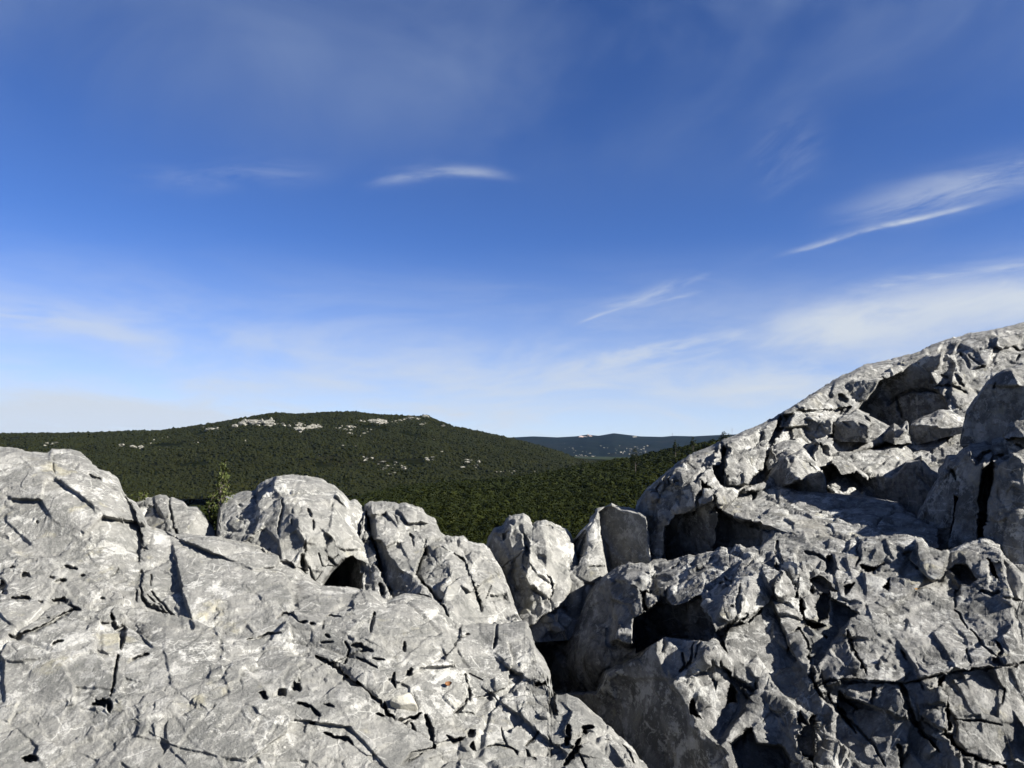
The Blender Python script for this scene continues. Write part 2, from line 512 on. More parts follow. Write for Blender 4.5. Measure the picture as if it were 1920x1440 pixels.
    patchy = sstep(fbm(p * 1.7 + 9, 3, 0.5, 21), -0.35, 0.30)
    disp = disp + facet * a2 * 0.034 * (0.22 + 1.0 * patchy)
    a3, e3, i3 = worley((pw + 0.02 * wv) * np.float32(20.0), 14 + seed, 1.0, 130, 0.45)
    patch3 = sstep(fbm(p * 3.7 + 5, 3, 0.5, 22), -0.15, 0.35)
    disp = disp + fine * a3 * 0.0105 * (0.15 + 1.2 * patch3)
    disp = disp + fine * 0.0060 * fbm(p * 24, 5, 0.65, 60) * (0.35 + 0.9 * patch3)
    cm = sstep(fbm(p * 1.3 + 3, 3, 0.5, 87), 0.02, 0.30)
    disp = disp - crackamp * 0.035 * sstep(0.060 - e1, 0, 0.055) * cm
    cm2 = sstep(fbm(p * 2.9 + 13, 3, 0.5, 88), 0.10, 0.42)
    disp = disp - crackamp * 0.014 * sstep(0.075 - e2, 0, 0.07) * cm2
    pit = fbm(p * 17 + 3, 2, 0.5, 71)
    disp = disp - 0.012 * sstep(pit, 0.42, 0.62) * sstep(fbm(p * 1.1 + 31, 2, 0.5, 72), 0.0, 0.4)
    if flute:
        pf = p * np.array([1, 1, 0.28], np.float32) + 0.03 * wv
        f1 = fbm(pf * 8.0, 3, 0.55, 101, True); f2 = fbm(pf * 21.0, 3, 0.6, 111, True)
        disp = disp + flute * (0.020 * f1 + 0.008 * f2) * (0.4 + 0.8 * patchy)
    dist_ = np.linalg.norm(P - EYE, axis=-1)
    gs = np.maximum(np.abs(np.gradient(dist_, axis=0)), np.abs(np.gradient(dist_, axis=1)))
    gs = blur(gs[..., None], 1)[..., 0]
    damp = np.clip(0.055 / (gs + 1e-6), 0.0, 1.0); damp[:nb] = 1.0
    disp = disp * damp
    if keep:
        tt = np.clip((np.arange(P.shape[0]) - nb) * step / 34.0, 0, 1); tt = np.where(np.arange(P.shape[0]) < nb, 0.4, tt)
        disp = disp * (1 - keep * (1 - tt * tt * (3 - 2 * tt)))[:, None]
    disp = (disp * amp)[..., None]
    P = P + N * disp + RR * C[..., None]
    nr_, nc_ = P.shape[:2]
    loc = P[nb + (nr_ - nb) // 2, nc_ // 2].copy()
    return mesh_obj(name, P.reshape(-1, 3), grid_faces(nr_, nc_), mat, parent, True, loc)

# ------------------------------------------------------------------ materials
def limestone(name, base, light, dark, warm, mottle=1.0, bumpk=1.0):
    m, t, b = material(name)
    g = t.n.new('ShaderNodeNewGeometry').outputs['Position']
    wob = t.vmath('SCALE', t.vmath('SUBTRACT', t.noise(g, 5.0, 3, 0.55, 0, 'Color'), (.5, .5, .5)))
    wob.node.inputs['Scale'].default_value = 0.045
    gw = t.vmath('ADD', g, wob)
    col = t.mix(t.step(t.noise(g, 6.5, 7, 0.68, 0.3), 0.42, 0.58), base, dark)
    # crusts of pale lichen with frayed edges, at three sizes
    reg = t.step(t.noise(g, 2.4, 4, 0.6), 0.40, 0.60)
    for sc, lo, hi, k_ in ((8.0, 0.525, 0.575, 0.75), (21.0, 0.545, 0.60, 0.60), (55.0, 0.56, 0.64, 0.50)):
        l_ = t.step(t.noise(gw, sc, 9, 0.72, 0.12), lo, hi)
        col = t.mix(t.math('MULTIPLY', l_, t.math('MULTIPLY', t.math('ADD', 0.30, t.math('MULTIPLY', reg, 0.75)), k_ * mottle)), col, light)
    # pale calcite veins, broken and uneven
    for sc, wd_, lo, off_ in ((4.5, 0.018, 0.52, 0.0), (11.0, 0.03, 0.55, 7.0)):
        v_ = t.voronoi(gw, sc, 'DISTANCE_TO_EDGE')
        vm = t.step(t.noise(t.vmath('ADD', g, (off_, 0, 0)), 4.5, 4, 0.6), lo, lo + 0.10)
        wv_ = t.math('MULTIPLY', t.noise(g, 30.0, 2, 0.5), wd_ * 2)
        col = t.mix(t.math('MULTIPLY', t.math('SUBTRACT', 1.0, t.step(v_, 0.0, wv_)), t.math('MULTIPLY', vm, 0.7 * mottle)), col, light)
    # dark lichen specks and streaks
    sp = t.step(t.noise(g, 70.0, 4, 0.7), 0.60, 0.70)
    col = t.mix(t.math('MULTIPLY', sp, 0.30), col, dark)
    st = t.step(t.noise(t.scale(g, (1, 1, 0.22)), 17.0, 5, 0.65), 0.55, 0.72)
    col = t.mix(t.math('MULTIPLY', st, 0.30), col, dark)
    # warm, ochre patches
    wm = t.math('MULTIPLY', t.step(t.noise(g, 1.3, 4, 0.55), 0.58, 0.74), 0.55)
    col = t.mix(wm, col, warm)
    oc = t.math('MULTIPLY', t.step(t.noise(g, 5.0, 5, 0.65), 0.60, 0.72), 0.40)
    col = t.mix(oc, col, (0.31, 0.285, 0.19))
    t.l.new(col, b.inputs['Base Color'])
    b.inputs['Roughness'].default_value = 0.88
    hgt = t.math('ADD', t.math('MULTIPLY', t.noise(g, 32.0, 10, 0.72), 1.2), t.math('MULTIPLY', t.noise(g, 140.0, 5, 0.7), 0.35))
    hgt = t.math('ADD', hgt, t.math('MULTIPLY', t.noise(t.scale(g, (1, 1, 0.3)), 30.0, 6, 0.65), 0.7))
    bp = t.n.new('ShaderNodeBump'); bp.inputs['Strength'].default_value = 0.9 * bumpk
    bp.inputs['Distance'].default_value = 0.016
    t.l.new(hgt, bp.inputs['Height']); t.l.new(bp.outputs[0], b.inputs['Normal'])
    return m

M_pale = limestone('pale_limestone', (0.182, 0.180, 0.167), (0.390, 0.386, 0.360), (0.126, 0.126, 0.118), (0.212, 0.200, 0.158), 0.92)
M_grey = limestone('grey_limestone', (0.181, 0.1784, 0.1683), (0.3787, 0.3787, 0.3576), (0.0883, 0.0883, 0.0842), (0.1978, 0.1877, 0.1515), 0.9, 1.2)

def foliage(name, a, bcol, c, scale):
    m, t, b = material(name)
    g = t.n.new('ShaderNodeNewGeometry').outputs['Position']
    n1 = t.noise(g, scale, 3, 0.6)
    rnd = t.voronoi(g, scale * 0.9, 'F1', 'Color')
    s = t.n.new('ShaderNodeSeparateColor'); t.l.new(rnd, s.inputs[0])
    col = t.mix(t.step(s.outputs[0], 0.1, 0.9), a, bcol)
    col = t.mix(t.math('MULTIPLY', t.step(n1, 0.52, 0.7), 0.6), col, c)
    big = t.step(t.noise(g, scale * 0.09, 5, 0.62), 0.40, 0.62)
    col = t.mix(t.math('MULTIPLY', big, 0.40), col, (c[0] * 0.62, c[1] * 0.74, c[2] * 0.8))
    t.l.new(col, b.inputs['Base Color'])
    b.inputs['Roughness'].default_value = 0.75
    b.inputs['Specular IOR Level'].default_value = 0.02
    return m

# ------------------------------------------------------------------ the rocks
def grp(*p): return list(p)

# ---- pale slab filling the lower left
slab_top = [(-640, 905), (-520, 880), (-400, 872), (-280, 858), (-160, 848), (-60, 842), (0, 838), (30, 840), (58, 848), (90, 849), (97, 843), (130, 842), (150, 847), (170, 861), (186, 879),
            (205, 884), (221, 897), (228, 910), (234, 926), (256, 940), (280, 985), (330, 1000), (400, 1006), (440, 1012), (520, 1030), (600, 1098),
            (640, 1100), (700, 1108), (725, 1128), (760, 1112), (800, 1118), (850, 1135), (868, 1160), (930, 1172), (985, 1166), (996, 1185), (1004, 1212),
            (1018, 1232), (1029, 1256), (1033, 1280), (1038, 1296), (1046, 1303), (1054, 1303), (1064, 1300),
            (1084, 1308), (1108, 1330), (1130, 1350), (1137, 1358), (1141, 1356), (1160, 1378), (1190, 1408), (1214, 1440), (1270, 1560), (1330, 1700)]
slab_bot = [(-640, 1860), (1330, 1860)]
slab_ctrl = [(-640, 900, 5.3), (-640, 1100, 4.0), (-640, 1440, 2.75), (-640, 1860, 1.95), (-300, 1250, 3.0), (-300, 1500, 2.3), (500, 1860, 1.65), (1300, 1860, 2.0),(-160, 850, 4.75), (0, 842, 4.6), (100, 845, 4.55), (225, 905, 4.35), (300, 1000, 4.0), (440, 1015, 3.95), (600, 1100, 3.65), (0, 900, 4.25), (0, 950, 4.05), (150, 1000, 3.85),
             (0, 1060, 3.55), (250, 1090, 3.5), (450, 1110, 3.45), (700, 1110, 3.5), (870, 1160, 3.5), (985, 1170, 3.45), (0, 1130, 3.2), (200, 1150, 3.15),
             (400, 1190, 3.05), (650, 1190, 3.1), (850, 1220, 3.12), (1000, 1240, 3.15), (0, 1250, 2.85), (250, 1260, 2.80), (500, 1280, 2.72), (750, 1300, 2.78), (950, 1330, 2.85),
             (1050, 1310, 2.90), (0, 1440, 2.38), (300, 1440, 2.36), (600, 1440, 2.40), (900, 1440, 2.48), (1100, 1400, 2.65), (1200, 1440, 2.6), (0, 1600, 2.1), (600, 1600, 2.1), (1200, 1600, 2.3)]
slab_ops = [
    ('dome', 150, 960, 170, 70, 25, 0.18),
    ('dome', 480, 1080, 150, 60, 20, 0.10),
    ('dome', 100, 1190, 120, 55, 5, 0.05), ('dome', 330, 1330, 200, 110, 20, 0.05), ('dome', 640, 1170, 160, 40, 5, 0.05),
    ('ledge', [(300, 1215), (200, 1150), (120, 1122), (0, 1128), (-150, 1122)], 0.08, 30),
    ('ledge', [(700, 1250), (600, 1215), (500, 1200), (420, 1180), (330, 1152), (262, 1140)], 0.05, 26),
    ('ledge', [(560, 1080), (420, 1050), (330, 1045), (270, 1075), (262, 1120)], 0.04, 30),
    ('ledge', [(228, 912), (255, 960), (268, 1010), (262, 1060)], 0.10, 30),
    ('ledge', [(228, 925), (190, 905), (168, 893), (130, 872), (96, 862), (97, 843)], 0.10, 26),
    ('ledge', [(868, 1162), (862, 1200), (835, 1235), (790, 1255)], 0.05, 30),
    ('ledge', [(722, 1325), (662, 1285), (632, 1250), (590, 1236), (530, 1232)], 0.05, 24),
    ('ledge', [(745, 1440), (770, 1410), (812, 1400), (840, 1386), (880, 1380)], 0.04, 24),
    ('ledge', [(1060, 1440), (1072, 1410), (1088, 1380), (1095, 1362)], 0.05, 16),
    ('ledge', [(880, 1310), (950, 1290), (960, 1240), (950, 1200)], 0.04, 25),
]
slab_cr = [
    ([(1002, 1284), (1018, 1281), (1034, 1276)], 9, .14), ([(1040, 1298), (1034, 1318), (1044, 1338)], 11, .14),
    ([(17, 1189), (40, 1187), (65, 1180), (95, 1163), (118, 1148), (138, 1140), (152, 1141)], 7, .09),
    ([(96, 1124), (120, 1121), (136, 1134), (152, 1142)], 5, .07), ([(42, 1124, 5)], 20, .08), ([(47, 1078, 5)], 10, .07), ([(23, 1063, 3)], 6, .05),
    ([(114, 1069), (128, 1066), (145, 1068)], 7, .07), ([(148, 1082), (160, 1076)], 5, .05), ([(3, 1096, 12)], 9, .08), ([(8, 1112, 5)], 6, .06), ([(93, 1084), (102, 1087)], 6, .05),
    ([(104, 1094), (124, 1087)], 6, .06), ([(73, 1127), (80, 1128)], 4, .04), ([(188, 1121), (196, 1122)], 4, .04),
    ([(210, 1150), (213, 1168), (222, 1183), (231, 1176), (230, 1196), (226, 1216)], 11, .12),
    ([(222, 1228), (218, 1250), (214, 1280), (208, 1308)], 5, .09), ([(191, 1318, 8)], 18, .11), ([(207, 1326, 9)], 6, .11),
    ([(240, 1242), (255, 1232), (279, 1227)], 5, .06), ([(98, 1209), (105, 1203), (118, 1202)], 6, .06), ([(58, 1424, 7)], 19, .10),
    ([(257, 1112), (256, 1127)], 4, .05), ([(265, 1104), (266, 1122), (282, 1136), (302, 1143), (322, 1150)], 5, .07), ([(283, 1108), (298, 1128), (312, 1140), (328, 1151)], 4, .05),
    ([(276, 1116), (292, 1132), (308, 1142)], 3, .04), ([(283, 1080), (283, 1098)], 3, .05), ([(260, 1078), (267, 1070)], 5, .05), ([(200, 1088), (222, 1066)], 3, .03),
    ([(463, 1197), (480, 1197), (500, 1187), (526, 1187)], 5, .06), ([(518, 1160), (533, 1150), (548, 1152), (560, 1166)], 4, .05), ([(562, 1167), (576, 1169)], 6, .06), ([(584, 1173, 4)], 5, .06),
    ([(612, 1160), (622, 1156), (640, 1159)], 3, .04), ([(604, 1180), (606, 1168)], 3, .05),
    ([(592, 1237), (625, 1250), (640, 1266), (655, 1283), (672, 1292)], 8, .11), ([(640, 1262), (652, 1281), (675, 1293)], 12, .12), ([(675, 1293), (700, 1310), (722, 1326)], 5, .07),
    ([(720, 1318), (727, 1335), (742, 1347), (758, 1350), (775, 1343), (790, 1335)], 9, .10), ([(706, 1339), (724, 1340)], 6, .06),
    ([(648, 1205), (656, 1219), (645, 1246)], 4, .06), ([(660, 1212), (680, 1214), (698, 1220)], 9, .07), ([(674, 1222), (690, 1219)], 6, .06),
    ([(697, 1235), (720, 1237)], 4, .05), ([(668, 1234), (690, 1243), (708, 1251)], 4, .05), ([(603, 1205), (625, 1204)], 4, .04), ([(610, 1190), (618, 1196)], 5, .05),
    ([(739, 1258), (737, 1275), (741, 1290)], 6, .07), ([(768, 1260, 8)], 6, .07), ([(758, 1210, 8)], 4, .07), ([(701, 1148), (698, 1165), (694, 1182)], 6, .08),
    ([(863, 1195), (880, 1187)], 5, .06), ([(932, 1172), (930, 1195), (926, 1218)], 5, .08), ([(852, 1336), (866, 1325), (880, 1308)], 6, .07),
    ([(798, 1338), (808, 1365), (815, 1402)], 10, .10), ([(770, 1352), (780, 1368)], 4, .05), ([(837, 1378), (850, 1389), (867, 1385)], 7, .07), ([(884, 1375, 10)], 8, .08), ([(887, 1397, 6)], 8, .07),
    ([(607, 1373), (625, 1384), (650, 1387), (662, 1398)], 7, .08), ([(558, 1317), (582, 1326), (600, 1345)], 6, .08), ([(607, 1321), (627, 1328)], 5, .05),
    ([(495, 1302, 8)], 8, .08), ([(527, 1298, 5)], 9, .07), ([(557, 1290, 9)], 8, .09), ([(585, 1357, 4)], 6, .05),
    ([(1066, 1358), (1066, 1380), (1061, 1398)], 9, .12), ([(1090, 1366), (1112, 1363)], 8, .10), ([(1096, 1368), (1098, 1378)], 8, .08), ([(1085, 1385), (1082, 1400), (1070, 1418), (1058, 1436)], 13, .14),
    ([(1086, 1412), (1100, 1442)], 4, .05), ([(1168, 1395), (1180, 1410), (1190, 1428)], 6, .06), ([(985, 1400), (1000, 1385), (1010, 1370)], 4, .05),
    ([(940, 1360), (943, 1380), (950, 1400)], 3, .05), ([(985, 1408), (1005, 1425)], 4, .05), ([(905, 1275), (880, 1262)], 3, .04), ([(872, 1262), (878, 1290), (884, 1310)], 4, .05),
    ([(100, 862), (97, 878), (103, 886)], 4, .05), ([(168, 889), (180, 897), (190, 898)], 5, .05), ([(267, 1025), (272, 1034)], 7, .05), ([(70, 976), (68, 980)], 5, .05),
    ([(912, 1400), (930, 1395), (950, 1400), (970, 1410)], 4, .05), ([(765, 1430), (790, 1415)], 4, .04), ([(130, 1150), (60, 1158)], 2, .02),
]
slab = outcrop('limestone_outcrop', slab_top, slab_bot, slab_ctrl, M_pale, slab_ops, slab_cr, step=1.75, roll=(26, .05), thick=1.6, height=1.5,
               amp=1.0, seed=1, wob=2.5, crackamp=0.5, jag=4.0, big=0.10, facet=0.28, fine=0.60, facets=((150, .07, 25, 1.3), (58, .11, 30, 1.5)))
tag(slab, 'long pale grey slab with white blotches filling the lower left of the view', 'rock', 'limestone outcrops')

# ---- twin split peaks left of the shrub
twin = outcrop('limestone_outcrop', [(246, 960), (256, 939), (278, 933), (284, 934), (290, 931), (300, 928), (314, 931), (318, 934), (322, 932), (345, 939), (352, 949), (370, 948), (386, 966), (400, 986), (410, 1008), (418, 1060)],
               [(246, 1110), (418, 1110)],
               [(250, 950, 4.75), (330, 940, 4.65), (400, 990, 4.6), (330, 1000, 4.3), (410, 1030, 4.5), (260, 1020, 4.35), (330, 1100, 3.9), (410, 1100, 4.1)], M_pale,
               [('ledge', [(318, 932), (320, 965), (326, 992), (338, 1006)], -0.04, 25)],
               [([(287, 930), (289, 958), (303, 972)], 6, .07), ([(317, 932), (320, 965), (325, 990), (336, 1006)], 6, .10), ([(383, 945), (380, 965)], 2, .02)],
               step=1.6, roll=(14, .05), thick=0.5, height=0.7, amp=1.0, seed=2, wob=2, big=0.1, facet=0.25, fine=.6, facets=((50, .3, 60, 1.4),))
tag(twin, 'small pale peaks split by two fissures, just left of the leafy shrub', 'rock', 'limestone outcrops')

# ---- domed block
dome = outcrop('limestone_outcrop', [(405, 1010), (409, 962), (413, 942), (422, 931), (440, 926), (460, 921), (478, 920), (483, 911), (497, 902), (520, 893), (550, 891), (580, 894), (602, 899), (625, 909), (645, 926), (656, 939), (664, 936), (672, 941), (679, 950), (688, 975), (700, 1020), (724, 1110)],
               [(405, 1110), (600, 1170), (724, 1190)],
               [(412, 945, 4.75), (480, 918, 4.75), (550, 895, 4.8), (640, 925, 4.75), (685, 980, 4.6), (440, 1000, 4.30), (550, 980, 4.22), (650, 1010, 4.25), (600, 1080, 3.95), (500, 1050, 4.0), (700, 1100, 4.05), (600, 1160, 3.8), (710, 1170, 3.85), (420, 1100, 3.95)], M_pale,
               [('dome', 560, 960, 80, 70, 0, 0.12), ('ledge', [(483, 905), (481, 935), (486, 960)], 0.05, 25),
                ('face', [(600, 1108), (622, 1075), (650, 1047), (662, 1042), (690, 1060), (702, 1085), (718, 1120), (640, 1122)], (-0.86, -0.42, 0.15), 700, 1080, None, 0.0, 4),
                ('push', [(598, 1112), (630, 1074), (650, 1054), (656, 1080), (662, 1116)], 0.07, 5)],
               [([(482, 906), (480, 935), (485, 948)], 4, .08), ([(470, 938), (488, 934)], 2, .04), ([(530, 938), (525, 975), (522, 1002)], 4, .06), ([(522, 975), (522, 1002)], 6, .07), ([(576, 954), (584, 968)], 7, .07), ([(588, 974), (587, 994)], 5, .07),
                ([(572, 1012), (574, 1036)], 5, .07), ([(568, 1040), (571, 1062)], 7, .09), ([(566, 1077, 12)], 8, .12), ([(578, 1062), (585, 1078), (592, 1092)], 4, .05), ([(598, 1040), (606, 1060), (632, 1066)], 3, .03), ([(617, 1044), (632, 1064)], 6, .07),
                ([(498, 1038), (507, 1028)], 4, .04), ([(547, 974), (547, 984)], 4, .04), ([(638, 1042), (612, 1052)], 3, .03), ([(447, 948), (456, 951)], 5, .04), ([(507, 912), (509, 918)], 4, .04), ([(596, 1100), (598, 1112)], 5, .06), ([(598, 1037), (600, 1043)], 4, .04)],
               step=1.6, roll=(20, .06), thick=0.9, height=1.1, amp=1.0, seed=3, wob=2, jag=3, big=0.10, facet=0.28, fine=.65, facets=((85, .38, 70, 1.5), (38, .26, 75, 1.5)))
tag(dome, 'rounded pale dome of rock right of the leafy shrub, tallest of the left ridge', 'rock', 'limestone outcrops')

# ---- leaning block with long fissures
lean = outcrop('limestone_outcrop', [(676, 1000), (680, 962), (686, 948), (700, 944), (716, 941), (730, 942), (748, 946), (762, 943), (777, 951), (790, 952), (800, 966), (815, 973), (824, 990), (832, 1003), (848, 1006), (868, 1004), (878, 1013), (893, 1018),
                                    (905, 1019), (917, 1030), (932, 1052), (944, 1078), (953, 1105), (963, 1132), (974, 1160), (984, 1180)],
               [(676, 1160), (800, 1200), (984, 1220)],
               [(684, 952, 4.65), (760, 945, 4.7), (820, 985, 4.6), (880, 1015, 4.45), (930, 1055, 4.4), (690, 1050, 4.2), (780, 1060, 4.05), (880, 1080, 3.95), (960, 1130, 4.1), (740, 1140, 3.8), (860, 1170, 3.55), (975, 1175, 3.8), (700, 1160, 3.8), (960, 1210, 3.6)], M_pale,
               [('dome', 740, 1000, 40, 50, 20, 0.08),
                ('face', [(686, 950), (697, 948), (697, 985), (690, 1000), (684, 990)], (-0.9, -0.35, 0.1), 696, 960, None, 0, 3),
                ('face', [(700, 1012), (715, 1015), (735, 1050), (755, 1085), (760, 1110), (730, 1108), (712, 1070), (704, 1040)], (-0.82, -0.5, 0.2), 750, 1060, None, 0.0, 6),
                ('ledge', [(838, 1156), (812, 1122), (795, 1100), (778, 1078), (788, 1048), (800, 1020)], 0.14, 26),
                ('ledge', [(902, 1146), (890, 1115), (884, 1090), (870, 1056), (852, 1043)], 0.05, 26),
                ('ledge', [(715, 1090), (705, 1040), (696, 1012), (684, 965)], 0.14, 18)],
               [([(684, 950), (690, 985), (696, 1012), (706, 1042), (715, 1080), (722, 1094)], 8, .12), ([(850, 1042), (868, 1054), (876, 1076), (884, 1098), (893, 1125), (903, 1146)], 8, .10), ([(866, 1052), (878, 1080)], 7, .09),
                ([(788, 1049), (778, 1080), (796, 1100), (812, 1116), (830, 1144), (840, 1157)], 7, .10), ([(796, 1042, 5)], 5, .08), ([(769, 1002), (775, 1010)], 7, .07), ([(772, 1010), (776, 1026)], 3, .05), ([(793, 1030), (799, 1010)], 3, .05),
                ([(812, 1120), (826, 1136), (838, 1150)], 9, .10), ([(712, 1096), (720, 1116)], 9, .11), ([(730, 1100), (736, 1118)], 7, .09), ([(844, 1012), (845, 1018)], 5, .05), ([(822, 1025), (842, 1040)], 2, .03), ([(737, 965), (745, 985)], 3, .04),
                ([(920, 1100), (908, 1125)], 3, .04), ([(785, 1118), (798, 1122), (806, 1130)], 6, .08)],
               step=1.6, roll=(16, .06), thick=0.9, height=1.2, amp=1.0, seed=4, wob=2.5, flute=0.4, jag=6, big=0.10, facet=0.32, fine=.7, facets=((70, .40, 65, 1.6), (34, .28, 65, 1.5)))
tag(lean, 'pale leaning block with two long dark fissures, between the dome and the lone boulder', 'rock', 'limestone outcrops')

# ---- lone boulder in the middle
bould = outcrop('limestone_boulder', [(906, 1080), (912, 1025), (920, 1002), (930, 990), (945, 985), (954, 972), (966, 966), (982, 963), (990, 972), (998, 985), (1008, 977), (1024, 974), (1030, 978), (1040, 987), (1058, 992), (1068, 1000), (1072, 1018), (1076, 1035), (1084, 1060), (1092, 1095), (1104, 1140), (1112, 1175)],
                [(906, 1180), (1000, 1205), (1112, 1200)],
                [(912, 1020, 5.05), (980, 968, 5.1), (1060, 995, 5.15), (1090, 1070, 5.1), (940, 1060, 4.9), (1000, 1050, 4.72), (1060, 1060, 4.85), (960, 1140, 4.6), (1020, 1130, 4.55), (1090, 1150, 4.8), (1000, 1190, 4.35), (920, 1150, 4.75)], M_pale,
                [('face', [(908, 1040), (925, 1004), (950, 975), (962, 985), (955, 1010), (962, 1030), (985, 1028), (978, 1060), (992, 1085), (1003, 1110), (990, 1140), (972, 1148), (950, 1110), (938, 1070)], (-0.80, -0.52, 0.15), 975, 1060, None, -0.02, 7),
                 ('ledge', [(1035, 1160), (1030, 1125), (1040, 1090), (1000, 1040), (992, 1020)], 0.04, 25),
                 ('ledge', [(1098, 1120), (1040, 1140), (1000, 1170), (980, 1180)], -0.10, 26)],
                [([(940, 1072), (962, 1052), (984, 1028)], 3, .03), ([(986, 1024), (990, 1042)], 8, .08), ([(992, 1055), (998, 1066), (1004, 1075)], 4, .05), ([(1024, 1078), (1032, 1096), (1033, 1115), (1028, 1128)], 4, .06), ([(997, 984), (1003, 992)], 6, .07), ([(1022, 988), (1034, 994)], 6, .06),
                 ([(948, 996), (945, 1012)], 7, .07), ([(968, 1050), (960, 1080), (968, 1110)], 7, .06), ([(1020, 1165), (1040, 1145)], 4, .04), ([(1060, 1150), (1090, 1130)], 4, .04)],
                step=1.5, roll=(14, .06), thick=0.8, height=1.3, amp=1.0, seed=5, wob=3, flute=0.5, jag=5, big=0.12, facet=0.35, fine=.75, facets=((60, .38, 75, 1.6), (30, .28, 75, 1.5)))
tag(bould, 'lone upright pale boulder with a furrowed left side, between two gaps of forest', 'rock', 'limestone outcrops')

# ---- pointed rock with its right half in shade
point = outcrop('limestone_boulder', [(1066, 1040), (1074, 1012), (1082, 1000), (1094, 984), (1108, 968), (1120, 955), (1134, 950), (1146, 940), (1158, 944), (1180, 950), (1200, 958), (1250, 990)],
                [(1066, 1180), (1250, 1180)],
                [(1074, 1010, 5.1), (1140, 945, 5.15), (1200, 960, 5.4), (1100, 1040, 4.85), (1135, 1060, 4.80), (1200, 1060, 5.3), (1240, 1060, 5.5), (1100, 1150, 4.7), (1150, 1150, 4.8)], M_pale,
                [('face', [(1070, 1045), (1074, 1018), (1100, 990), (1104, 1005), (1092, 1035), (1086, 1062), (1080, 1060)], (-0.9, -0.3, 0.1), 1104, 1005, None, 0, 4),
                 ('face', [(1122, 960), (1150, 943), (1212, 960), (1230, 1110), (1142, 1090), (1134, 1050), (1126, 1010)], (-0.72, -0.62, 0.0), 1212, 1000, 5.05, 0, 4)],
                [([(1100, 1000), (1086, 1050)], 4, .07), ([(1104, 1068), (1118, 1064), (1132, 1062)], 4, .04)],
                step=1.7, roll=(10, .04), thick=0.8, height=1.4, amp=0.45, seed=6, wob=2, jag=2)
tag(point, 'pointed rock lit only on its left edge, right of the lone boulder', 'rock', 'limestone outcrops')

# ---- the tall ridge on the right
ridge_top = [(1186, 1000), (1192, 965), (1194, 940), (1212, 918), (1240, 892), (1262, 874), (1290, 853), (1330, 838), (1352, 826), (1380, 815), (1396, 808), (1420, 798), (1440, 790), (1460, 776), (1480, 765), (1500, 753), (1520, 740), (1545, 724), (1568, 712),
             (1600, 695), (1625, 684), (1650, 679), (1675, 674), (1700, 667), (1725, 658), (1745, 647), (1775, 636), (1800, 632), (1820, 625), (1850, 620), (1880, 614), (1920, 604), (2000, 575), (2150, 520), (2400, 470)]
ridge_ctrl = [(1194, 945, 5.25), (1260, 876, 5.45), (1340, 834, 5.7), (1440, 790, 6.3), (1520, 740, 7.0), (1600, 695, 7.8), (1700, 668, 8.2), (1800, 632, 8.5), (1920, 604, 8.6), (2200, 510, 8.4), (1200, 1050, 4.95), (1300, 960, 4.95), (1400, 870, 5.35),
              (1300, 1050, 4.85), (1450, 1000, 4.8), (1420, 930, 5.1), (1500, 900, 5.8), (1500, 830, 6.2), (1600, 780, 6.9), (1600, 720, 7.45), (1700, 700, 7.7), (1800, 680, 7.8), (1900, 650, 8.0), (1700, 860, 6.6), (1800, 900, 6.0), (1650, 990, 5.3),
              (1850, 1000, 5.2), (1920, 800, 6.9), (2200, 750, 6.8), (2200, 1000, 4.9), (1500, 1150, 4.4), (1900, 1150, 4.4), (2300, 1150, 4.2)]
